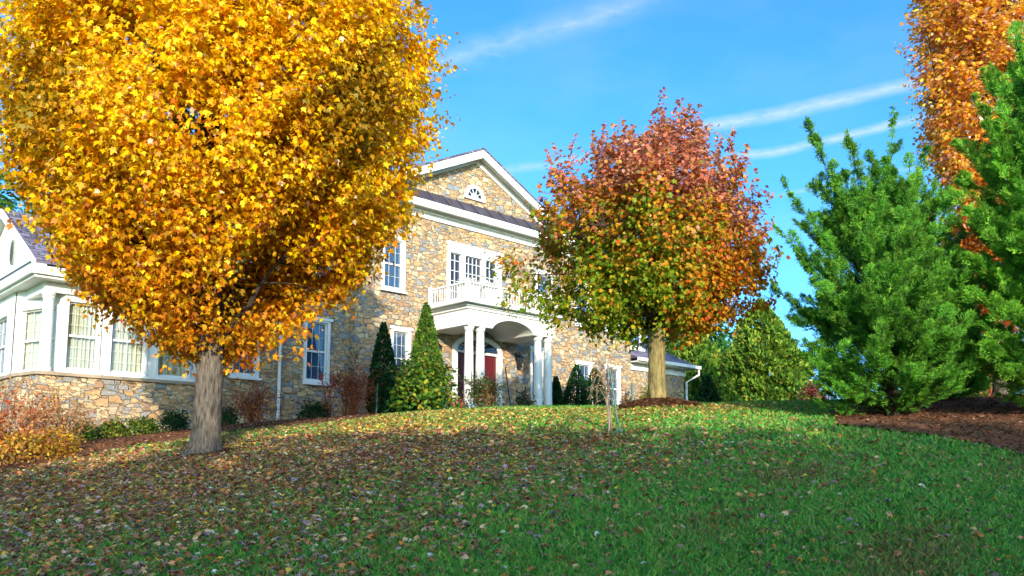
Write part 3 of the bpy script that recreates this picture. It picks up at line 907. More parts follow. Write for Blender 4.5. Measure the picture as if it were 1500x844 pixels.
m.build('wall', M['white'], house)['label'] = 'white boarded sunroom wall above the stone base'
for a, b in FW: window(a, -SW, 2.15, b - a, 1.57, cols=4, rows=6, curtain=True, casing=.045)
rzc = math.atan2(uu.y, uu.x)
window(vB.x + uu.x * cw[0], vB.y + uu.y * cw[0], 2.15, cw[1] - cw[0], 1.47, rz=rzc, cols=4, rows=6, curtain=True, casing=.045)
for a, b in ((.5, 1.55), (2.35, 3.6)): window(-12.82, 5.1 - a, 2.15, b - a, 1.47, rz=-math.pi / 2, cols=3, rows=4, curtain=False, casing=.07)
# porch column, beam and gable end
MB().lathe((-12.58, -.46, 0), [(0, 2.094), (.15, 2.094), (.15, 2.18), (.125, 2.2), (.118, 2.5), (.105, 3.62), (.105, 3.68), (.125, 3.69), (.125, 3.72), (.11, 3.73), (.14, 3.77), (.14, 3.818), (0, 3.818)], 24).build('column', M['white'], house)
m = MB()
m.box(-12.7, -12.46, -.58, 5.1, 3.82, 4.1); m.box(-12.458, -9.21, -.58, -.505, 3.82, 4.1)
m.box(-13.0, -12.702, -.9, 5.1, 4.04, 4.1); m.box(-12.70, -9.21, -.9, -.582, 4.04, 4.1)
m.box(-13.08, -13.002, -.95, 5.2, 4.1, 4.3)
m.box(-13.0, -9.21, -.97, -.9, 4.1, 4.28)
m.box(-12.699, -12.48, -.5, 5.0, 4.101, 4.16)
m.box(-12.99, -12.3, -.3, 5.0, 4.161, 4.19)
m.build('beam', M['white'], house)
MB().box(-13.11, -13.085, -.93, 5.2, 4.305, 4.335).build('gutter', M['black_metal'], house)
SRY, SRZ = 2.1, 6.08
sl = (SRZ - 4.3) / (SRY + .97)
m = MB()
def rf(y, dz): return SRZ - sl * abs(y - SRY) + dz
m.prism([(-13.0, -.97, rf(-.97, .02)), (-13.0, SRY, SRZ + .02), (-13.0, 5.17, rf(5.17, .02)), (-13.0, 5.17, rf(5.17, .09)), (-13.0, SRY, SRZ + .09), (-13.0, -.97, rf(-.97, .09))], (13.0 - 9.21, 0, 0))
m.build('roof', M['shingle'], house)
m = MB()
for a, b in ((-.97, SRY), (SRY, 5.17)):
    m.prism([(-13.06, a, rf(a, .085)), (-13.06, b, rf(b, .085)), (-13.06, b, rf(b, -.1)), (-13.06, a, rf(a, -.1))], (.056, 0, 0))
    m.prism([(-13.0, a, rf(a, .015)), (-13.0, b, rf(b, .015)), (-13.0, b, rf(b, -.02)), (-13.0, a, rf(a, -.02))], (.2, 0, 0))
m.build('rake_trim', M['white'], house)
m = MB(); m.prism([(-12.86, -.85, 4.301), (-12.86, 5.05, 4.301), (-12.86, SRY, SRZ - .05)], (.1, 0, 0))
m.build('gable', M['siding'], house)
m = MB()
vy, vz = 1.45, 5.02
ov = [(-12.90, vy + .17 * math.cos(q), vz + .3 * math.sin(q)) for q in np.linspace(0, 2 * math.pi, 24, endpoint=False)]
m.prism(ov, (.035, 0, 0))
for k in range(9):
    z = vz - .24 + k * .06; hw = .15 * math.sqrt(max(.02, 1 - ((z - vz) / .28) ** 2))
    m.prism([(-12.905, vy - hw, z), (-12.905, vy + hw, z), (-12.93, vy + hw, z - .03), (-12.93, vy - hw, z - .03)], (0, 0, .008))
m.build('vent', M['vent_grey'], house)

# --- planters on the balcony (stand on it: things of their own)
def h2w(x, y, z):
    p = HO + HU * x + HM * y
    return (float(p[0]), float(p[1]), z + EYE)
for (x, y, lab) in ((-1.45, -1.5, 'white planter of pale flowers at the front corner of the balcony'), (-.75, -1.5, 'white planter of pale flowers further along the balcony front')):
    t = empty('planter', h2w(x, y, 5.041), math.pi / 2 - HA, lab, 'planter', 'white planters on the balcony')
    m = MB()
    b, tp, hgt = .2, .27, .5
    m.add([(-b, -b, 0), (b, -b, 0), (b, b, 0), (-b, b, 0), (-tp, -tp, hgt), (tp, -tp, hgt), (tp, tp, hgt), (-tp, tp, hgt)], [(3, 2, 1, 0), (0, 1, 5, 4), (1, 2, 6, 5), (2, 3, 7, 6), (3, 0, 4, 7), (4, 5, 6, 7)])
    m.box(-tp - .03, tp + .03, -tp - .03, tp + .03, hgt + .001, hgt + .05)
    m.build('box', M['white'], t)
    n = 420
    d = rndir(n); d[:, 2] = np.abs(d[:, 2])
    pos = d * np.array([.34, .34, .2]) * rng.uniform(.6, 1.05, (n, 1)) + np.array([0, 0, hgt + .05])
    c = pal([(240, 236, 232), (230, 216, 220), (120, 140, 70), (206, 190, 200)], (5, 2, 1.2, 1), n)
    np_mesh('foliage', leaf_polys(pos, d + rndir(n) * .5, rndir(n), rng.uniform(.04, .075, n), OVAL), len(OVAL), M['leaf'], t, c)  # mostly pale flower petals, with a few green leaves
# ------------------------------------------------------------------ vegetation
def curve(a, b, bend, n=6):
    a = np.array(a, float); b = np.array(b, float)
    t = np.linspace(0, 1, n)[:, None]
    return a * (1 - t) + b * t + np.array(bend) * (4 * t * (1 - t))
def vnoise(p, s, seed):
    """cheap smooth 3d noise in -1..1"""
    r = np.random.default_rng(seed)
    o = np.zeros(len(p))
    for k in range(6):
        d = r.normal(size=3); d /= np.linalg.norm(d)
        o += np.sin(p @ d * s * (1 + .35 * k) + r.uniform(0, 6.3))
    return o / 3.2

def maple(name, label, cat, base, th, tr, bark, zR, n_clump, per, crad, lsize, colfn, seed, limbs, ext=(1, 1, 1, 1), flat=.5, gap=-.55, spikes=0, group=None, fork=None, shape=MAPLE, flare=1.0, hollow=.45, lumps=.16, fork_open=0.0, rough=.055):
    """broadleaf tree: trunk with limbs reaching leaf clumps spread through an uneven crown.
    zR: list of (height over base, radius); ext: widening to +x, -x, +y, -y"""
    r = np.random.default_rng(seed)
    t = empty(name, base, 0, label, cat, group)
    zz = np.array([a for a, b in zR]); RR = np.array([b for a, b in zR])
    H = zz[-1]
    # clump centres
    m = n_clump * 6
    z = r.uniform(zz[0], H, m); R = np.interp(z, zz, RR)
    k = r.random(m) < (R / RR.max()) ** 1.6 + .04
    z, R = z[k], R[k]
    q = r.uniform(0, 2 * np.pi, z.size)
    rad = np.sqrt(hollow ** 2 + (1 - hollow ** 2) * r.random(z.size))
    dirs = np.stack([np.cos(q), np.sin(q), (z - zz.mean()) / H * 1.2], -1)
    R = R * (1 + lumps * vnoise(dirs, 3.2, seed + 5))
    x = R * rad * np.cos(q); y = R * rad * np.sin(q)
    x = np.where(x > 0, x * ext[0], x * ext[1]); y = np.where(y > 0, y * ext[2], y * ext[3])
    C = np.stack([x, y, z], -1)
    C = C[vnoise(C, 1.5, seed + 9) > gap]
    rel = np.hypot(C[:, 0], C[:, 1]); open_z = zz[0] + fork_open
    drop = (C[:, 2] < open_z) & (rel < .5) | ((C[:, 2] < open_z + .35) & (rel < .6) & (r.random(len(C)) < .55))
    C = C[~drop][:n_clump]
    nC = len(C)
    # leaves
    cr = crad * r.uniform(.6, 1.35, nC)
    ci = np.repeat(np.arange(nC), per)
    n = ci.size
    # every clump is a leafy branchlet growing up and outwards
    gd = norm(np.stack([C[:, 0], C[:, 1], np.zeros(nC)], -1)) * .75 + np.array([0, 0, 1.0]) * r.uniform(.3, 1.3, (nC, 1)) + r.normal(0, .3, (nC, 3))
    gd = norm(gd)
    u = r.random(n) - .5
    taper = 1.05 - .75 * np.abs(u + .15)
    P = C[ci] + gd[ci] * (u * 2.3 * cr[ci])[:, None] + r.normal(size=(n, 3)) * np.array([1, 1, flat]) * (cr[ci] * .36 * taper)[:, None]
    if spikes:
        # upright shoots rising out of the top of the crown
        tops = C[(C[:, 2] > np.quantile(C[:, 2], .55)) & (np.hypot(C[:, 0], C[:, 1]) > np.interp(C[:, 2], zz, RR) * .55)]
        pick = tops[r.choice(len(tops), min(spikes, len(tops)), replace=False)]
        sp = []
        for c in pick:
            h = r.uniform(.35, .85); lean = r.normal(0, .16, 2) + c[:2] * .08
            u = r.random(46)
            sp.append(np.stack([c[0] + lean[0] * u + r.normal(0, .07, 46) * (1.1 - u), c[1] + lean[1] * u + r.normal(0, .07, 46) * (1.1 - u), c[2] + u * h], -1))
        P = np.concatenate([P] + sp); n = len(P)
    outw = norm(P - np.array([0, 0, zz[0] + .45 * (H - zz[0])]))
    nrm = norm(outw * .55 + np.array([0, 0, .55]) + r.normal(0, .55, (n, 3)))
    tip = norm(outw * .6 + np.array([0, 0, -.75]) + r.normal(0, .5, (n, 3)))
    V = leaf_polys(P, nrm, tip, lsize * np.clip(r.normal(1, .26, n), .45, 1.6), shape)
    np_mesh('crown', V, len(shape), M['leaf'], t, colfn(P, (P[:, 2] - zz[0]) / (H - zz[0]), n, r))
    # trunk and limbs
    b = MB()
    ftop = fork if fork else th
    nz, ns = 52, 72
    zl = np.concatenate([np.linspace(-.15, .4, 22), np.linspace(.44, th + .05, nz - 22)])
    ang = np.linspace(0, 2 * np.pi, ns, endpoint=False)
    ph = r.uniform(0, 6.3, 6)
    vs = []
    for z in zl:
        base_r = tr * np.interp(z, [-.15, .02, .12, .35, th * .6, th + .05], [1.75 * flare, 1.5 * flare, 1.22, 1.07, 1.0, 1.0])
        fl = max(0.0, 1 - max(z, 0) / .3) ** 2
        lob = fl * (.16 * np.cos(5 * ang + ph[0]) + .08 * np.cos(3 * ang + ph[1]))
        w = ang + .10 * math.sin(z * 5 + ph[2]) + .06 * math.sin(z * 13 + ph[3])
        rid = (np.abs(np.sin(9 * w + .8 * np.sin(z * 7 + 3 * ang))) ** .6 - .6) + .6 * (np.abs(np.sin(17 * w + 1.3 * np.sin(z * 11 + 2 * ang + ph[4]))) - .5)
        rr_ = base_r * (1 + lob + rough * rid + .03 * np.sin(2 * ang + z * 2.2 + ph[5]))
        vs += [(rr_[k] * math.cos(ang[k]) + .012 * z, rr_[k] * math.sin(ang[k]), z) for k in range(ns)]
    fs = [(i * ns + k, i * ns + (k + 1) % ns, (i + 1) * ns + (k + 1) % ns, (i + 1) * ns + k) for i in range(len(zl) - 1) for k in range(ns)]
    fs.append(tuple((len(zl) - 1) * ns + k for k in range(ns)))
    b.add(vs, fs)
    b.build('trunk', bark, t, smooth=True)
    b = MB()
    leader = [(0, 0, th - .02)]
    top = H * .82
    for u in np.linspace(.15, 1, 7): leader.append((r.normal(0, .1) * u, r.normal(0, .1) * u, th + (top - th) * u))
    b.tube(leader, [tr * .9 * (1 - .88 * u) for u in np.linspace(0, 1, 8)], 10)
    ends = []
    for i in range(limbs):
        zl = th - .1 + (top - th) * .62 * (i / limbs) ** 1.25
        a = i * 2.4 + r.uniform(-.4, .4)
        ze = min(zl + r.uniform(.8, 1.7) * (1 + .3 * i / limbs), H * .93)
        Re = np.interp(ze, zz, RR) * r.uniform(.5, .72)
        e = np.array([Re * math.cos(a), Re * math.sin(a), ze])
        e[0] *= ext[0] if e[0] > 0 else ext[1]; e[1] *= ext[2] if e[1] > 0 else ext[3]
        cpts = curve((0, 0, zl), e, (-.08 * e[0], -.08 * e[1], -.12 - r.uniform(0, .2)), 7)
        cpts[1:-1] += r.normal(0, .05, (5, 3))
        r0 = tr * (.58 - .34 * i / limbs)
        b.tube(cpts, np.linspace(r0, .012, 7), 8)
        ends.append(cpts[2:])
    E_ = np.concatenate(ends)
    for c in C[r.choice(nC, min(nC, 230), replace=False)]:
        d = np.linalg.norm(E_ - c, axis=1) + (E_[:, 2] > c[2] + .1) * 1.5
        e = E_[np.argmin(d)]
        if np.linalg.norm(e - c) > 2.2: continue
        cp = curve(e, c, r.normal(0, .06, 3), 4)
        b.tube(cp, [.02, .014, .009, .004], 5, False)
    b.build('limbs', M['bark_dark'] if H > 3 else bark, t, smooth=True)
    return t

def yellow_cols(P, h, n, r):
    c = pal([(254, 206, 14), (250, 188, 10), (236, 154, 14), (254, 218, 50), (212, 132, 20), (184, 148, 28), (240, 206, 166)], (6.5, 5, 1.8, 3.6, .8, .9, .45), n, r, .12)
    low = (h + r.normal(0, .12, n)) < .17
    c[low] = pal([(222, 148, 26), (204, 122, 24), (170, 132, 30), (236, 178, 32), (170, 94, 28)], (3, 2, 2, 2, 1.2), int(low.sum()), r)
    olive = vnoise(P, 1.1, 77) + r.normal(0, .3, n) > 1.0
    c[olive] = pal([(170, 136, 24), (140, 120, 28), (206, 150, 24)], (2, 1, 2), int(olive.sum()), r)
    rust = (vnoise(P, .8, 31) + r.normal(0, .25, n) > .95) & (P[:, 0] < 0)
    c[rust] = pal([(214, 120, 34), (190, 92, 36), (226, 150, 60)], (2, 1.4, 2), int(rust.sum()), r)
    return c
by = float(gz(*YM))
maple('yellow_tree', 'big golden yellow tree with a furrowed grey trunk on the leaf strewn lawn', 'tree', (YM[0], YM[1], by - .02), 1.75, .185, M['bark_grey'],
      [(1.5, .35), (1.8, .9), (2.15, 1.4), (2.6, 1.85), (3.15, 2.2), (3.8, 2.55), (4.5, 2.75), (5.5, 2.85), (6.6, 2.78), (7.8, 2.3), (9.0, 1.5), (10, .5)], 2700, 92, .36, .070, yellow_cols, 11, 19, ext=(1.03, .97, 1, .9), flat=.6, gap=-.28, flare=1.05, fork_open=.1, hollow=.5)

def red_cols(P, h, n, r):
    c = pal([(198, 118, 84), (206, 128, 98), (216, 156, 130), (200, 136, 72), (164, 92, 74), (210, 158, 92), (132, 132, 64)], (4, 4, 3, 2.4, 1.2, 2, .7), n, r, .14)
    g = h + r.normal(0, .08, n) + .15 * vnoise(P, 2.1, 3) - .05 * P[:, 0] / 2.4 * -1
    mid = g < .56
    c[mid] = pal([(216, 160, 40), (206, 132, 36), (170, 160, 40), (130, 146, 38), (212, 104, 50)], (3, 2.4, 2.2, 2, 1.3), int(mid.sum()), r)
    lo = g < .40
    left = P[:, 0] < .5 + r.normal(0, .5, n)
    a = lo & left
    c[a] = pal([(116, 146, 34), (146, 164, 38), (84, 122, 32), (186, 172, 42), (206, 156, 36)], (4, 3.4, 2, 2.4, 1.2), int(a.sum()), r)
    a = lo & ~left
    c[a] = pal([(214, 146, 34), (206, 112, 32), (150, 136, 34), (222, 170, 44), (196, 82, 40)], (4, 2.5, 2, 2, 1), int(a.sum()), r)
    return c
br_ = float(gz(*RM))
maple('red_maple', 'round crowned tree turning red above and green below on a mulch mound', 'tree', (RM[0], RM[1], br_ - .02), 1.33, .158, M['bark_tan'],
      [(1.2, .35), (1.5, 1.2), (1.9, 1.9), (2.4, 2.2), (3.0, 2.32), (3.7, 2.18), (4.2, 1.85), (4.6, 1.35), (4.95, .8), (5.2, .25)], 1250, 42, .30, .082, red_cols, 29, 15, ext=(1.07, 1.12, 1, .9), gap=-.22, spikes=150, flat=.7, flare=.75, fork_open=.55, rough=.018, shape=LOBED, hollow=.25, lumps=.3)

def orange_cols(P, h, n, r):
    c = pal([(240, 164, 50), (244, 184, 54), (220, 138, 66), (226, 156, 116), (248, 204, 70), (196, 114, 68), (240, 214, 190)], (4, 5, 2.2, 2.4, 3.6, 1, 1), n, r, .13)
    lo = h + r.normal(0, .1, n) < .2
    c[lo] = pal([(226, 146, 34), (190, 110, 34), (150, 110, 34), (206, 90, 50)], (3, 2, 1, 2), int(lo.sum()), r)
    return c
ox = spot(1470, 17.0)
maple('orange_tree', 'tall narrow orange tree behind the feathery cypresses', 'tree', ox, 1.7, .15, M['bark_grey'],
      [(1.2, .35), (2.0, .75), (3.2, 1.0), (5, 1.1), (7.5, 1.15), (9.5, 1.05), (11.2, .7), (12.4, .2)], 1500, 42, .3, .085, orange_cols, 37, 12, gap=-.8, flat=.8, shape=LOBED, hollow=.4, lumps=.14)

# --- feathery cypresses: curved shoots carrying flat sprays of scale leaves
def cypress(name, label, base, H, R, nshoot, seed, cols, w, low=.02, top_open=.55, group='feathery cypresses', tilt=(0, 0), leaf=.055, big=(), dens=1.0, topr=.58, fr_len=1.0):
    r = np.random.default_rng(seed)
    t = empty(name, base, 0, label, 'conifer', group)
    b = MB()
    b.tube([(0, 0, -.1), (0, 0, H * .3), (tilt[0] * .4, tilt[1] * .4, H * .6), (tilt[0], tilt[1], H * .93)], [R * .075, R * .06, R * .035, .008], 9)
    Vs = []; Cs = []; lit_tipc = S3(140, 192, 58)
    up = np.array([0, 0, 1.0])
    def frond(p0, d0, L, rise, spread, k, m, bright, branch=True):
        """one flat feathery spray: an axis with twigs left and right, each lined with scale leaves"""
        ts = np.linspace(0, 1, 7)[:, None]
        path = p0 + d0 * L * ts + up * (rise * L) * ts ** 2
        b.tube(path[:6], np.linspace(.004 + .008 * min(L, 1.5), .003, 6), 4, False)
        u = np.sort(r.uniform(.1, 1, k))
        bp = np.stack([np.interp(u, ts[:, 0], path[:, i]) for i in range(3)], -1)
        tan = norm(d0[None] * L + up[None] * (2 * rise * L) * u[:, None])
        ref = norm(np.cross(d0, up) + r.normal(0, .2, 3)) * math.cos(q_roll) + norm(np.cross(np.cross(d0, up), d0)) * math.sin(q_roll)
        side = norm(np.cross(tan, np.cross(ref[None], tan)))
        sg = np.where(np.arange(k) % 2 == 0, 1, -1)[:, None]
        sd = norm(side * sg + r.normal(0, .22, (k, 3)))
        tl = spread * (1.06 - u) * r.uniform(.7, 1.25, k) + .02
        td = norm(tan * 1.0 + sd * .62)
        uu = np.linspace(.1, 1, m)
        pos = bp[:, None, :] + td[:, None, :] * (tl[:, None] * uu)[:, :, None] - up * (.12 * (tl[:, None] * uu ** 2))[:, :, None]
        s2 = np.where(np.arange(m) % 2 == 0, 1, -1)[None, :, None]
        pn = norm(np.cross(td, tan) + r.normal(0, .2, (k, 3)))
        sd2 = norm(np.cross(pn, td))
        ld = norm(td[:, None, :] + sd2[:, None, :] * s2 * .7 + r.normal(0, .2, (k, m, 3)))
        nn = np.broadcast_to(pn[:, None, :], ld.shape) + r.normal(0, .3, ld.shape)
        sz = leaf * r.uniform(.75, 1.5, (k, m)) * (1.2 - .5 * uu)[None]
        sl = SLIVER.copy(); sl[:, 0] *= .95
        Vs.append(leaf_polys(pos.reshape(-1, 3), nn.reshape(-1, 3), ld.reshape(-1, 3), sz.reshape(-1), sl))
        c = np.repeat(pal(cols, w, k, r, .1) * bright, m, 0)
        f_ = (np.clip(uu[None] * .5 + u[:, None] * .5, 0, 1).reshape(-1, 1)) * r.uniform(.4, 1.0, (k * m, 1))
        c = c * (1 - .6 * f_) + lit_tipc * .6 * f_              # spray tips blended to yellow green, painting in sunlit tips over dark insides
        Cs.append(np.clip(c * (1 + r.normal(0, .1, (k * m, 1))), .003, .9))
        return path, tan, side
    def shoot(p0, d0, L, rise, spread, ntw, fl=1.0):
        nonlocal q_roll
        br = float(np.clip(r.normal(1, .15), .65, 1.4))
        q_roll = r.uniform(-.5, .5)
        path, tan, side = frond(p0, d0, L, rise, spread * .7, max(6, int(ntw * .35)), 11, br)
        for j in range(int(2.5 + 3.4 * L)):
            u = r.uniform(.35, .98)
            p = np.array([np.interp(u, np.linspace(0, 1, 7), path[:, i]) for i in range(3)])
            t_ = tan[min(int(u * len(tan)), len(tan) - 1)]; sd = side[0] * (1 if j % 2 else -1)
            d = norm(t_ + sd * r.uniform(.15, .6) + up * r.uniform(.0, .4) + r.normal(0, .08, 3))
            q_roll = r.uniform(-.7, .7)
            frond(p, d, r.uniform(.26, .48) * fr_len * fl * (1.25 - .6 * u), r.uniform(.05, .3), spread * .62, int(19 * dens), 11, br * r.uniform(.85, 1.15))
    q_roll = 0.0
    for i in range(nshoot):
        f = r.uniform(low, .93) if r.random() < .8 else r.uniform(low, .4)
        z = H * f
        a = r.uniform(0, 2 * np.pi)
        Rz = R * (np.interp(f, [0, .08, .25, .5, .75, 1], [.72, .9, 1.0, .86, topr, topr * .5])) * r.uniform(.72, 1.12)
        el = np.interp(f, [0, .3, .6, 1], [.12, .45, .85, 1.25]) + r.normal(0, .12)
        L = Rz / max(math.cos(el), .42)
        L = min(L, (H * 1.02 - z) / max(math.sin(el), .15) + .25)
        L = max(L, .3)
        d = np.array([math.cos(a) * math.cos(el), math.sin(a) * math.cos(el), math.sin(el)])
        p0 = np.array([tilt[0] * max(0, f - .3), tilt[1] * max(0, f - .3), z])
        shoot(p0, d, L * .86, r.uniform(.06, .3), np.interp(L, [.3, 1.6], [.24, .40]), (16 + 26 * L) * dens)
    for (z, az, el, L) in big:          # the long leaders that stand out of the crown
        d = np.array([math.cos(az) * math.cos(el), math.sin(az) * math.cos(el), math.sin(el)])
        shoot(np.array([0, 0, z]), d, L * 1.08, .14, .34, 120 * L * dens, .8)
        shoot(np.array([0, 0, z]) + d * L * .3, norm(d + r.normal(0, .25, 3)), L * .5, .12, .26, 60 * L * dens, .7)
        shoot(np.array([0, 0, z]) + d * L * .5, norm(d + r.normal(0, .3, 3)), L * .36, .12, .22, 46 * L * dens, .6)
    b.build('trunk', M['bark_dark'], t, smooth=True)
    V = np.concatenate(Vs); c = np.concatenate(Cs)
    np_mesh('crown', V, 4, M['needle'], t, c)
    print(name, len(V))
    return t
CY = [(72, 142, 46), (54, 120, 44), (94, 160, 48), (38, 96, 42), (124, 176, 54)]
cb = spot(1306, 13.2)
PI = math.pi
cypress('cypress', 'green feathery cypress with several open leaders on the reddish mulch', (cb[0], cb[1], cb[2] - .03), 3.15, 1.5, 300, 51, CY, (4, 4, 2, 2.4, 1),
        big=((2.0, .1, 1.46, 2.6), (2.0, PI * .97, 1.16, 2.45), (1.9, PI, 1.38, 2.3), (1.9, .1, 1.2, 2.1), (1.7, PI, .86, 2.2), (1.4, PI * 1.02, .66, 2.0), (1.3, 0.1, .8, 1.8), (1.8, PI * .75, 1.3, 1.9), (1.8, -.9, 1.3, 1.8), (.9, PI * .97, .5, 1.8), (1.0, 0, .6, 1.5), (.6, PI * 1.0, .3, 1.55)))
cb = spot(1396, 15.6)
cypress('cypress', 'dark shaded cypress behind the open green one', (cb[0], cb[1], cb[2] - .03), 2.2, .8, 150, 53, CY, (3, 4, 1, 4, .4), big=((1.2, PI * .98, .7, 1.1), (1.2, .2, 1.2, 1.2)))
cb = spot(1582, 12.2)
cypress('cypress', 'tallest feathery cypress, cut by the right edge', (cb[0], cb[1], cb[2] - .03), 5.3, 1.6, 430, 57, [(104, 170, 52), (80, 148, 48), (128, 188, 58), (56, 116, 46), (150, 200, 64)], (4, 3.4, 3, 2, 1.5), big=((2.6, PI * .97, .75, 2.0), (3.2, PI * 1.02, 1.0, 1.8), (1.9, PI, .6, 1.8), (4.0, PI, 1.3, 1.6)), dens=1.1, topr=.42)  # lighter leaf palette paints in frontal sun on this tree

# --- dense cones and arborvitae: upright fans of scale leaves on a cone
def cone(name, label, cat, base, H, R, n, cols, w, seed, leaf=.1, lumps=.08, group=None, prof=((0, .8), (.12, 1.0), (.5, .74), (.85, .28), (1, .02)), depth=.28):
    r = np.random.default_rng(seed)
    t = empty(name, base, 0, label, cat, group)
    u = r.random(n * 2)
    Rp = np.interp(u, [a for a, b in prof], [b for a, b in prof])
    k = r.random(n * 2) < Rp + .08
    u, Rp = u[k][:n], Rp[k][:n]; m = u.size
    q = r.uniform(0, 2 * np.pi, m)
    d = np.stack([np.cos(q), np.sin(q), u * 2.2], -1)
    rr = Rp * R * (1 + lumps * vnoise(d, 5, seed) + lumps * .7 * vnoise(d * 2.7, 5, seed + 1)) * (1 - depth * r.random(m) ** 2)
    P = np.stack([np.cos(q) * rr, np.sin(q) * rr, .04 + u * H * .97], -1)
    o = np.stack([np.cos(q), np.sin(q), np.zeros(m)], -1)
    nrm = np.stack([-np.sin(q), np.cos(q), np.zeros(m)], -1) + r.normal(0, .75, (m, 3))
    tip = norm(o * .55 + np.array([0, 0, .85]) + r.normal(0, .35, (m, 3)))
    V = leaf_polys(P, nrm, tip, leaf * r.uniform(.7, 1.4, m), FAN)
    np_mesh('crown', V, len(FAN), M['needle'], t, pal(cols, w, m, r, .16))
    MB().tube([(0, 0, -.1), (0, 0, H * .4), (0, 0, H * .8)], [max(R * .1, .02), max(R * .07, .015), .008], 7).build('trunk', M['bark_dark'], t, smooth=True)
    return t
DK = [(34, 78, 34), (24, 60, 30), (48, 96, 38), (18, 46, 28)]
LT = [(92, 128, 38), (70, 108, 34), (118, 142, 44), (50, 84, 32)]
AB = [(116, 148, 46), (92, 130, 42), (146, 166, 56), (66, 102, 40), (170, 150, 60)]
cone('arborvitae', 'broad yellow green arborvitae with a blunt cone shape beyond the lawn crest', 'conifer', spot(1120, 33.0), zat(438, 33.0) - spot(1120, 33.0)[2], 1.85, 26000, AB, (4, 4, 3, 3, .8), 61, .17, .2, group='conifers beyond the lawn crest')
cone('conical_shrub', 'slim dark green conical shrub under the upper left window', 'shrub', spot(560, 22.6), zat(471, 22.6) - spot(560, 22.6)[2], .43, 6500, DK, (4, 3, 2.4, 2), 62, .075, .05, 'conical evergreens in the house bed')
cone('conical_shrub', 'bright green conical shrub beside the portico, taller of the two', 'shrub', spot(623, 22.4), zat(443, 22.4) - spot(623, 22.4)[2], .5, 10000, LT, (4, 4, 2, 3), 63, .08, .05, 'conical evergreens in the house bed')
for px, Y, py, R, lab in ((815, 27.6, 553, .22, 'narrow dark evergreen right behind the portico columns'), (845, 28.2, 536, .5, 'dark cone evergreen before the far ground floor window'), (872, 28.6, 541, .52, 'dark cone evergreen with a broad base, right of its twin')):
    cone('dark_evergreen', lab, 'shrub', spot(px, Y), zat(py, Y) - spot(px, Y)[2], R, 4500, DK, (3, 3, 1, 3), int(px), .085, .06, 'dark evergreens along the far wall')
cone('dwarf_conifer', 'small dark cone evergreen past the garage corner', 'conifer', spot(1037, 30.0), zat(552, 30.0) - spot(1037, 30.0)[2], .5, 2200, DK, (2, 4, .6, 3), 65, .13, .06, 'conifers beyond the lawn crest')
cone('background_conifer', 'dark blue green conifer between the garage and the arborvitae', 'conifer', spot(1058, 40), zat(496, 40) - spot(1058, 40)[2], 1.5, 9000, [(64, 118, 58), (78, 134, 56), (46, 94, 52)], (2, 2, 2), 66, .2, .16, 'conifers beyond the lawn crest')
cone('background_conifer', 'yellow green conifer behind the garage corner', 'conifer', spot(1020, 40), zat(478, 40) - spot(1020, 40)[2], 2.0, 6500, AB, (4, 4, 2, 2, .4), 67, .3, .16, 'conifers beyond the lawn crest')
cone('background_conifer', 'dim green conifer in the gap behind the arborvitae', 'conifer', spot(1165, 36), zat(548, 36) - spot(1165, 36)[2], 1.2, 3200, DK, (2, 2, 2, 2), 68, .26, .14, 'conifers beyond the lawn crest')
def green_cols(P, h, n, r): return pal([(70, 110, 36), (92, 126, 40), (54, 90, 32), (150, 130, 44)], (3, 3, 2, 1), n, r)
maple('background_tree', 'green tree rising behind the garage roof', 'tree', spot(985, 48), 2.5, .25, M['bark_dark'], [(1.5, 1.5), (3, 3.2), (6, 3.2), (8, 2.2), (9.4, .6)], 220, 30, .8, .3, green_cols, 71, 8, shape=LOBED, group='trees behind the house')
maple('background_tree', 'green tree showing above the sunroom roof', 'tree', (-22.0, 32.0, float(gz(-22.0, 32.0))), 3.0, .3, M['bark_dark'], [(2, 2), (4, 4.2), (8, 4.4), (10.5, 3.0), (12.0, .6)], 300, 30, 1.0, .32, green_cols, 72, 8, shape=LOBED, group='trees behind the house')
def tan_cols(P, h, n, r): return pal([(196, 140, 92), (176, 104, 74), (210, 170, 110), (150, 124, 60), (190, 90, 60)], (3, 2, 2, 1.4, 1), n, r)
maple('tan_shrub', 'sunlit tan and russet shrub seen between the cypresses', 'shrub', spot(1425, 21.0), .4, .05, M['bark_dark'], [(.1, .8), (.6, 1.1), (1.2, 1.0), (1.9, .5), (2.3, .1)], 130, 34, .3, .12, tan_cols, 73, 6, shape=LOBED, group=None)
maple('green_shrub', 'low green shrub at the foot of the tan one between the cypresses', 'shrub', spot(1398, 18.5), .2, .03, M['bark_dark'], [(.05, .5), (.3, .7), (.6, .5), (.8, .1)], 60, 40, .2, .09, green_cols, 74, 5, shape=OVAL)
maple('pink_shrub', 'small pinkish shrub peeping over the lawn crest', 'shrub', spot(1195, 27.0), .2, .03, M['bark_dark'], [(.1, .3), (.4, .45), (.8, .3), (1.05, .1)], 36, 26, .16, .1, lambda P, h, n, r: pal([(176, 84, 84), (150, 70, 60), (200, 130, 120)], (2, 2, 1), n, r), 75, 5, shape=OVAL)

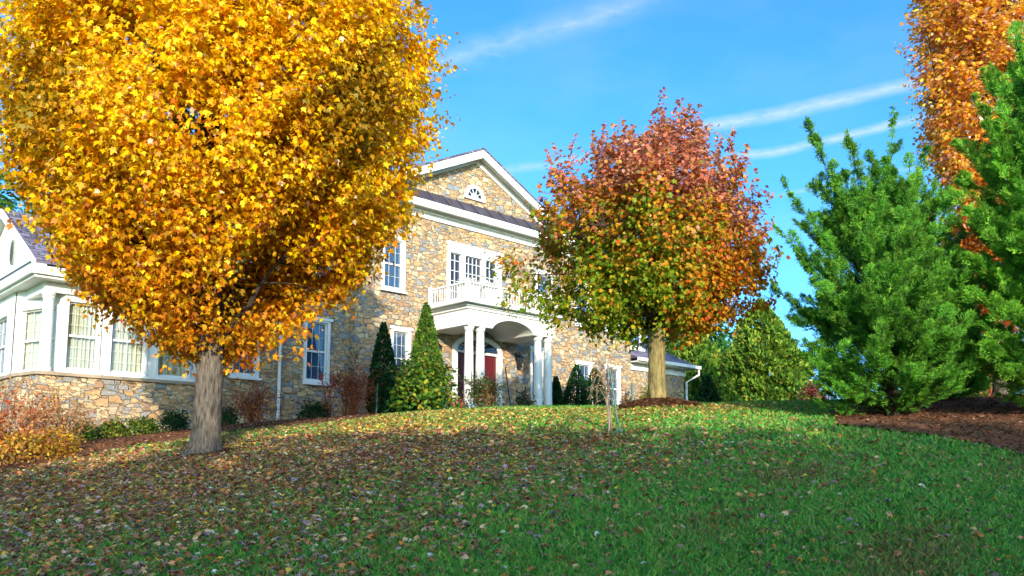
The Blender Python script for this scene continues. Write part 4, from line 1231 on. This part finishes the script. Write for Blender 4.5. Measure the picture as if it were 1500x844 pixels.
# --- shrubs of the bed: stems and loose leaves
def shrub(name, label, base, H, R, n, cols, w, seed, leaf=.07, stems=14, bark='twig', shape=OVAL, low=.08, fill=.55, group=None, splay=.8, round_=True, lsize_z=1.0, sr=.008):
    r = np.random.default_rng(seed)
    t = empty(name, base, 0, label, 'shrub', group)
    b = MB()
    paths = []
    for i in range(stems):
        a = r.uniform(0, 2 * np.pi); rr = R * r.uniform(.25, 1.0) * splay; h = H * r.uniform(.6, 1.0)
        if round_: h *= math.sqrt(max(.15, 1 - (rr / R * .8) ** 2))
        c = curve((r.normal(0, R * .08), r.normal(0, R * .08), -.03), (rr * math.cos(a), rr * math.sin(a), h), (0.05 * rr * math.cos(a), .05 * rr * math.sin(a), h * .12), 6)
        c[1:] += r.normal(0, .02, (5, 3)) * H
        b.tube(c, np.linspace(sr, sr * .35, 6), 5, False); paths.append(c)
        for q in range(3):
            k = r.integers(2, 5); e = c[k] + np.array([r.normal(0, R * .3), r.normal(0, R * .3), r.uniform(.08, .3) * H])
            c2 = curve(c[k], e, r.normal(0, .02, 3), 4); b.tube(c2, np.linspace(sr * .55, sr * .25, 4), 4, False); paths.append(c2)
    b.build('stems', M[bark], t, smooth=True)
    if n:
        k1 = int(n * fill)
        d = rndir(k1, r); d[:, 2] = np.abs(d[:, 2])
        rad = r.uniform(.55, 1.0, (k1, 1)) ** .6 * (1 + .16 * vnoise(d, 4, seed)[:, None])
        P1 = d * rad * np.array([R, R, H * (1 - low)]) + np.array([0, 0, H * low])
        pick = r.integers(0, len(paths), n - k1); u = r.uniform(.25, 1, n - k1)
        P2 = np.stack([paths[i][min(int(q * (len(paths[i]) - 1)), len(paths[i]) - 2)] * (1 - (q * (len(paths[i]) - 1)) % 1) + paths[i][min(int(q * (len(paths[i]) - 1)), len(paths[i]) - 2) + 1] * ((q * (len(paths[i]) - 1)) % 1) for i, q in zip(pick, u)])  if n > k1 else np.zeros((0, 3))
        P2 = P2 + r.normal(0, .035, P2.shape)
        P = np.concatenate([P1, P2]); m = len(P)
        o = norm(P - np.array([0, 0, H * .3]))
        V = leaf_polys(P, o + np.array([0, 0, .4]) + r.normal(0, .6, (m, 3)), o * .6 + np.array([0, 0, .15]) + r.normal(0, .6, (m, 3)), leaf * r.uniform(.6, 1.3, m), shape)
        np_mesh('foliage', V, len(shape), M['leaf'], t, pal(cols, w, m, r, .15))
    return t
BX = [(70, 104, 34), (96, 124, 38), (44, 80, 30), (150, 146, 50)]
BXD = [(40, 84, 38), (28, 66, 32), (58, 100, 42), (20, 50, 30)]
GB = 'low green shrubs in the long mulch bed'
def shrubs(px, Y, w_, top, **k):
    s = spot(px, Y); return dict(base=s, H=zat(top, Y) - s[2], R=w_ * .5 / F * Y, **k)
shrub('low_shrub', 'sunlit low green shrub nearest the grey trunk', **shrubs(212, 17.2, 52, 612), n=1500, cols=BX, w=(3, 3, 2, 1.4), seed=81, leaf=.06, group=GB)
shrub('low_shrub', 'sunlit yellow tinged low shrub in the middle of its row', **shrubs(166, 16.9, 48, 614), n=1200, cols=BX, w=(2, 3, 1.4, 2.6), seed=82, leaf=.06, group=GB)
shrub('low_shrub', 'low green shrub beside the bare tan twigs', **shrubs(128, 16.4, 50, 618), n=1200, cols=BX, w=(3, 2, 3, 1), seed=83, leaf=.06, group=GB)
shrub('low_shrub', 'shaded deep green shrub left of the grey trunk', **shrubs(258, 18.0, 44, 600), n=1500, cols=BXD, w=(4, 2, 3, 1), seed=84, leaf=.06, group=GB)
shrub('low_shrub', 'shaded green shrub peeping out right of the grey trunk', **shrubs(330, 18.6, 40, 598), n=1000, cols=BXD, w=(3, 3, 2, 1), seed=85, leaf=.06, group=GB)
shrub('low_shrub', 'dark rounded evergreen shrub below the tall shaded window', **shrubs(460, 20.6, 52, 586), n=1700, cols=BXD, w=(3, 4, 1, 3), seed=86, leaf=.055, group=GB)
shrub('twiggy_shrub', 'nearly bare tan twiggy shrub arching before the sunroom base', **shrubs(98, 14.6, 120, 566), n=260, cols=[(206, 140, 80), (190, 110, 70), (214, 170, 80)], w=(2, 2, 1), seed=87, leaf=.055, stems=46, fill=.1, splay=1.0, sr=.007)
shrub('russet_shrub', 'orange brown twiggy shrub by the downspout', **shrubs(372, 19.4, 84, 562), n=2400, cols=[(172, 108, 66), (196, 126, 70), (140, 86, 58), (206, 144, 80)], w=(3, 2, 3, 1), seed=88, leaf=.05, stems=40, fill=.4, bark='twig_red')
shrub('russet_shrub', 'red brown twiggy shrub under the wall between two ground windows', **shrubs(517, 20.9, 88, 532), n=2400, cols=[(170, 92, 66), (190, 110, 72), (130, 72, 56), (210, 130, 76)], w=(3, 2, 3, 1), seed=89, leaf=.05, stems=44, fill=.32, bark='twig_red')
shrub('red_leaved_shrub', 'arching shrub with sparse pink red leaves at the frame edge', **shrubs(14, 13.2, 170, 548), n=1300, cols=[(190, 96, 62), (206, 124, 74), (170, 80, 64), (216, 160, 100)], w=(3, 3, 1.4, 2), seed=90, leaf=.065, stems=44, fill=.25, bark='twig', splay=1.0)
shrub('golden_shrub', 'low golden yellow shrub in front of the red leaved one', **shrubs(24, 12.9, 150, 626), n=1700, cols=[(206, 150, 44), (190, 120, 40), (220, 176, 66), (140, 124, 48), (120, 96, 44)], w=(3, 2.5, 2, 2, 1.4), seed=91, leaf=.06, stems=24, fill=.75)
shrub('golden_shrub', 'yellow and orange shrub at the foot of the bare tan twigs', **shrubs(84, 13.6, 76, 626), n=900, cols=[(226, 170, 40), (190, 120, 40), (236, 200, 70), (150, 136, 50)], w=(3, 2, 2, 2), seed=92, leaf=.055, stems=20, fill=.6)
shrub('spindly_shrub', 'tall spindly shrub with scattered green leaves against the stone', **shrubs(505, 22.3, 46, 490), n=330, cols=[(60, 100, 48), (90, 116, 60), (150, 80, 60)], w=(4, 2, 1), seed=93, leaf=.075, stems=9, fill=.1, splay=.8, sr=.01)
shrub('red_leaved_shrub', 'slender shrub with a few crimson leaves below a shaded window', **shrubs(482, 20.8, 54, 528), n=150, cols=[(206, 60, 56), (190, 90, 80), (210, 120, 70)], w=(3, 2, 1), seed=94, leaf=.08, stems=9, fill=.1, bark='twig_red')
shrub('leafy_shrub', 'deep green broad leaved shrub in front of the slim cone', **shrubs(588, 21.7, 74, 532), n=2100, cols=[(34, 84, 44), (28, 70, 40), (52, 104, 46), (120, 124, 40)], w=(4, 3, 3, .6), seed=95, leaf=.15, stems=16, fill=.8)
shrub('leafy_shrub', 'yellow green broad leaved shrub before the bright cone and portico', **shrubs(620, 21.0, 100, 514), n=2500, cols=[(110, 142, 40), (74, 120, 40), (166, 164, 50), (50, 98, 40)], w=(4, 4, 2, 2.4), seed=96, leaf=.13, stems=26, fill=.45, splay=1.0)
shrub('rose_bush', 'airy green bush with pinkish new leaves in front of the paired columns', **shrubs(706, 22.6, 66, 546), n=2200, cols=[(104, 134, 66), (84, 114, 58), (190, 90, 90), (206, 130, 124), (150, 152, 76)], w=(4.4, 3, .8, .9, 2), seed=97, leaf=.07, stems=26, fill=.3, splay=.9)
shrub('pink_flowers', 'low clump of pink flowers by the green stakes left of the door', **shrubs(668, 22.8, 34, 580), n=420, cols=[(206, 60, 90), (150, 90, 50), (220, 110, 120), (90, 100, 44)], w=(3, 2, 1, 2), seed=98, leaf=.07, stems=10)
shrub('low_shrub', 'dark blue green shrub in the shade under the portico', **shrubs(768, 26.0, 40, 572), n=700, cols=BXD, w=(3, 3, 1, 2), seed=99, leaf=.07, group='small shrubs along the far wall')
shrub('low_shrub', 'dull purplish twiggy shrub below the far wall window', **shrubs(920, 29.0, 40, 572), n=520, cols=[(90, 70, 70), (70, 84, 50), (120, 84, 70)], w=(2, 2, 1), seed=100, leaf=.08, stems=22, group='small shrubs along the far wall')
shrub('low_shrub', 'bright yellow green shrub just left of the tan trunk', **shrubs(948, 29.5, 26, 562), n=620, cols=[(140, 160, 40), (110, 140, 40), (170, 176, 60)], w=(2, 2, 1), seed=101, leaf=.09, group='small shrubs along the far wall')
shrub('low_shrub', 'grey green shrub just right of the tan trunk', **shrubs(990, 31.0, 36, 576), n=520, cols=[(84, 104, 80), (60, 84, 60), (110, 120, 90)], w=(2, 2, 1), seed=102, leaf=.09, group='small shrubs along the far wall')

# --- weeping sapling with its wrapped stem
def sapling():
    s = spot(891, 12.6)
    t = empty('sapling', s, 0, 'thin weeping sapling with a pale wrapped stem and dry tan leaves', 'tree')
    r = np.random.default_rng(111)
    b = MB()
    h = zat(548, 12.6) - s[2]
    b.tube([(0, 0, -.05), (.012, 0, .15), (-.01, .01, .42), (.0, 0, .7), (-.04, 0, h * .85), (-.06, 0, h)], [.026, .02, .019, .016, .011, .004], 9)
    b.tube([(.05, .02, -.05), (.04, .01, .2), (.02, 0, .5)], [.011, .009, .006], 7)
    pts = []
    for i in range(24):
        a = r.uniform(0, 2 * np.pi); L = r.uniform(.12, .42); z0 = r.uniform(.5, 1.0) * h
        p0 = np.array([-.03, 0, z0]); tip = p0 + np.array([L * math.cos(a) * .9 - .05, L * math.sin(a) * .9, r.uniform(-.22, .34)])
        c = curve(p0, tip, (0, 0, r.uniform(.1, .25)), 7)
        b.tube(c, np.linspace(.005, .0018, 7), 5, False); pts.append(c[2:])
        for q in range(2):
            c2 = curve(c[3 + q], c[3 + q] + np.array([r.normal(0, .1), r.normal(0, .1), r.uniform(-.28, .08)]), (0, 0, .03), 4)
            b.tube(c2, np.linspace(.004, .0018, 4), 4, False); pts.append(c2)
    b.build('trunk', M['twig_pale'], t, smooth=True)
    A = np.concatenate(pts); n = 380
    P = A[r.integers(0, len(A), n)] + r.normal(0, .022, (n, 3))
    V = leaf_polys(P, rndir(n, r), np.array([0, 0, -.8]) + r.normal(0, .5, (n, 3)), r.uniform(.022, .045, n), OVAL)
    np_mesh('leaves', V, len(OVAL), M['leaf'], t, pal([(186, 140, 96), (150, 100, 70), (210, 176, 130), (120, 76, 60)], (3, 2, 2, 1.4), n, r))
sapling()

# --- garden stakes: tubes with knobs, tip spike and footplate
def stake(px, Y, top, lab, lean=0.0, mat='green_stake', r_=.013):
    s = spot(px, Y); h = zat(top, Y) - s[2]
    t = (lean * h, .02 * h)
    b = MB(); pts = []; rad = []
    k = max(8, int(h / .11))
    for i in range(k + 1):
        u = i / k
        for du, rr in ((0, r_), (.3 / k, r_), (.36 / k, r_ * 1.35), (.44 / k, r_ * 1.35), (.5 / k, r_)):
            if u + du <= 1: pts.append((t[0] * (u + du), t[1] * (u + du), (u + du) * h)); rad.append(rr)
    b.tube([(0, 0, -.15)] + pts + [(t[0] * 1.02, t[1] * 1.02, h * 1.02)], [r_ * .5] + rad + [r_ * .2], 8)
    b.prism([(-.05, -.004, .08), (.05, -.004, .08), (.03, -.004, -.1), (-.03, -.004, -.1)], (0, .008, 0))
    o = b.build('garden_stake', M[mat], loc=s)
    tag(o, lab, 'garden stake', 'stakes stuck in the lawn and beds')
stake(551, 20.6, 564, 'green stake in front of the slim dark cone', .03, r_=.02)
stake(654, 21.4, 546, 'green stake in front of the red door and pink flowers', .0, r_=.02)
stake(690, 22.9, 543, 'green stake rising behind the airy bush with pinkish leaves', .0)
stake(749, 23.4, 538, 'dark leaning stake between the paired columns', -.13, 'dark_stake', .018)
stake(770, 25.4, 566, 'short dark stake in the porch shade', .0, 'dark_stake')
stake(907, 12.4, 541, 'green leaning stake beside the weeping sapling', -.13)
stake(926, 26.5, 562, 'green stake before the stone wall, left of the tan trunk', .0, r_=.024)

# --- tree belt behind the viewer: gives the shade on the lower lawn
def belt():
    r = np.random.default_rng(131)
    P = []; Cc = []; b = MB()
    for x, y, h, R in ((-5.5, -17, 9.2, 3.4), (-2, -18, 10.8, 3.8), (2, -18, 11.5, 4.0), (6, -18, 11.6, 4.0), (10, -18, 11.4, 4.0), (14, -17, 10.4, 4.0), (18, -16, 9.5, 4.0), (0, -25, 12.2, 4.5), (5, -26, 13.0, 5), (11, -26, 12.8, 5), (17, -24, 11.6, 5), (23, -18, 12, 4.5)):
        z0 = float(gz(x, y))
        b.tube([(x, y, z0 - .2), (x + .1, y, z0 + h * .4), (x, y, z0 + h * .85)], [.3, .22, .05], 8)
        n = 3000
        d = rndir(n, r)
        rad = r.random((n, 1)) ** .4 * (1 + .2 * vnoise(d, 3, int(abs(x) * 7 + 3))[:, None])
        p = d * rad * np.array([R, R, h * .25]) + np.array([x, y, z0 + h * .8])
        P.append(p); Cc.append(pal([(150, 120, 40), (90, 110, 40), (180, 120, 50)], (2, 2, 1), n, r))
    P = np.concatenate(P); n = len(P)
    V = leaf_polys(P, rndir(n, r), rndir(n, r), r.uniform(.3, .55, n), LOBED)
    t = empty('woods', (0, -18, float(gz(0, -18))), 0, 'belt of autumn trees along the low side of the lawn', 'woods')
    t['kind'] = 'stuff'
    o = np_mesh('crown', V, len(LOBED), M['leaf'], t, np.concatenate(Cc)); o.matrix_parent_inverse = Matrix.Translation((0, 18, -float(gz(0, -18))))
    o = b.build('trunk', M['bark_dark'], t, smooth=True); o.matrix_parent_inverse = Matrix.Translation((0, 18, -float(gz(0, -18))))
belt()
# ------------------------------------------------------------------ sun and sky
SUN_EL = math.radians(15.5)
SUN_AZ = math.atan2(.17, -.985)            # clockwise from +Y, towards the sun
tos = Vector((math.sin(SUN_AZ) * math.cos(SUN_EL), math.cos(SUN_AZ) * math.cos(SUN_EL), math.sin(SUN_EL)))
sd = bpy.data.lights.new('sun', 'SUN'); sd.energy = 2.8; sd.angle = math.radians(.53); sd.color = (1.0, .875, .69)
so = bpy.data.objects.new('sun', sd); COL.objects.link(so)
so.rotation_euler = tos.to_track_quat('Z', 'Y').to_euler()
so.location = (6, -20, 20)
wd = bpy.data.worlds.new('World'); scene.world = wd; wd.use_nodes = True
nt = wd.node_tree; nt.nodes.clear()
out = nt.nodes.new('ShaderNodeOutputWorld'); bg = nt.nodes.new('ShaderNodeBackground')
sky = nt.nodes.new('ShaderNodeTexSky'); sky.sky_type = 'NISHITA'; sky.sun_disc = False
sky.sun_elevation = SUN_EL; sky.sun_rotation = SUN_AZ; sky.altitude = 100; sky.air_density = .7; sky.dust_density = 2.0; sky.ozone_density = 2.0
hs = nt.nodes.new('ShaderNodeHueSaturation'); hs.inputs['Saturation'].default_value = 1.12; hs.inputs['Value'].default_value = 1.0
nt.links.new(mixc(nt, 1.0, sky.outputs[0], (.66, .96, 1.14, 1), 'MULTIPLY'), hs.inputs['Color'])
tc = nt.nodes.new('ShaderNodeTexCoord'); D = tc.outputs['Generated']
sep = nt.nodes.new('ShaderNodeSeparateXYZ'); nt.links.new(D, sep.inputs[0])
# azimuth-like and elevation-like coordinates of a high cloud plane
yy = math_(nt, 'MAXIMUM', sep.outputs[1], .05)
A_ = math_(nt, 'DIVIDE', sep.outputs[0], yy); B_ = math_(nt, 'DIVIDE', sep.outputs[2], yy)
wob = noise(nt, D, 6, 4, .6); wv = math_(nt, 'MULTIPLY', math_(nt, 'SUBTRACT', wob.outputs['Fac'], .5), .02)
fine = noise(nt, mapping(nt, D, (10, 10, 26)), 3.5, 6, .7)
def trail(p, q, width, amp, soft=.5, a0=-9, a1=9):
    """a thin streak of cirrus through two photograph directions"""
    def ab(px, py):
        d = YP - py; k = F * CT - d * ST
        return (px - 750.0) / k, (F * ST + d * CT) / k
    (xa, ya), (xb, yb) = ab(*p), ab(*q)
    sl = (yb - ya) / (xb - xa)
    line = math_(nt, 'ADD', math_(nt, 'MULTIPLY', A_, sl), ya - sl * xa)
    dd = math_(nt, 'ABSOLUTE', math_(nt, 'SUBTRACT', math_(nt, 'ADD', B_, wv), line))
    m = math_(nt, 'SUBTRACT', 1.0, math_(nt, 'DIVIDE', dd, width), True)
    m = math_(nt, 'POWER', m, soft + .6)
    t = math_(nt, 'DIVIDE', math_(nt, 'SUBTRACT', A_, xa), xb - xa)
    fade = math_(nt, 'MULTIPLY', math_(nt, 'MULTIPLY_ADD', t, 2.2, True), 1.0) if False else None
    e0 = math_(nt, 'ADD', math_(nt, 'MULTIPLY', t, 3.0), .9, True); e1 = math_(nt, 'SUBTRACT', 3.9, math_(nt, 'MULTIPLY', t, 3.0), True)
    m = math_(nt, 'MULTIPLY', m, math_(nt, 'MULTIPLY', e0, e1))
    g = math_(nt, 'ADD', math_(nt, 'MULTIPLY', fine.outputs['Fac'], 2.8), -.4)
    return math_(nt, 'MULTIPLY', math_(nt, 'MULTIPLY', m, g), amp)
tr = [trail((1020, 188), (1352, 122), .013, .5), trail((1090, 228), (1330, 180), .0085, .5), trail((1150, 282), (1330, 248), .005, .2), trail((745, 248), (850, 232), .008, .26),
      trail((650, 90), (920, 8), .032, .27, 1.0), trail((670, 72), (730, 82), .011, .22, .8)]
tot = tr[0]
for x in tr[1:]: tot = math_(nt, 'MAXIMUM', tot, x)
haze = math_(nt, 'MULTIPLY', math_(nt, 'SUBTRACT', noise(nt, mapping(nt, D, (2.2, 2.2, 5)), 1.6, 5, .6).outputs['Fac'], .46), .42, True)
tot = math_(nt, 'ADD', tot, haze, True)
sky_c = mixc(nt, tot, hs.outputs[0], (2.2, 2.5, 2.9, 1))
nt.links.new(sky_c, bg.inputs['Color']); bg.inputs['Strength'].default_value = .15
nt.links.new(bg.outputs[0], out.inputs['Surface'])
vs = scene.view_settings
vs.view_transform = 'Standard'; vs.look = 'None'; vs.exposure = 1.45; vs.gamma = 1.0; vs.use_curve_mapping = False
scene.render.engine = 'CYCLES'
cy = scene.cycles
cy.max_bounces = 8; cy.diffuse_bounces = 3; cy.glossy_bounces = 3; cy.transmission_bounces = 4; cy.transparent_max_bounces = 8
cy.use_denoising = True
cy.sample_clamp_indirect = 6
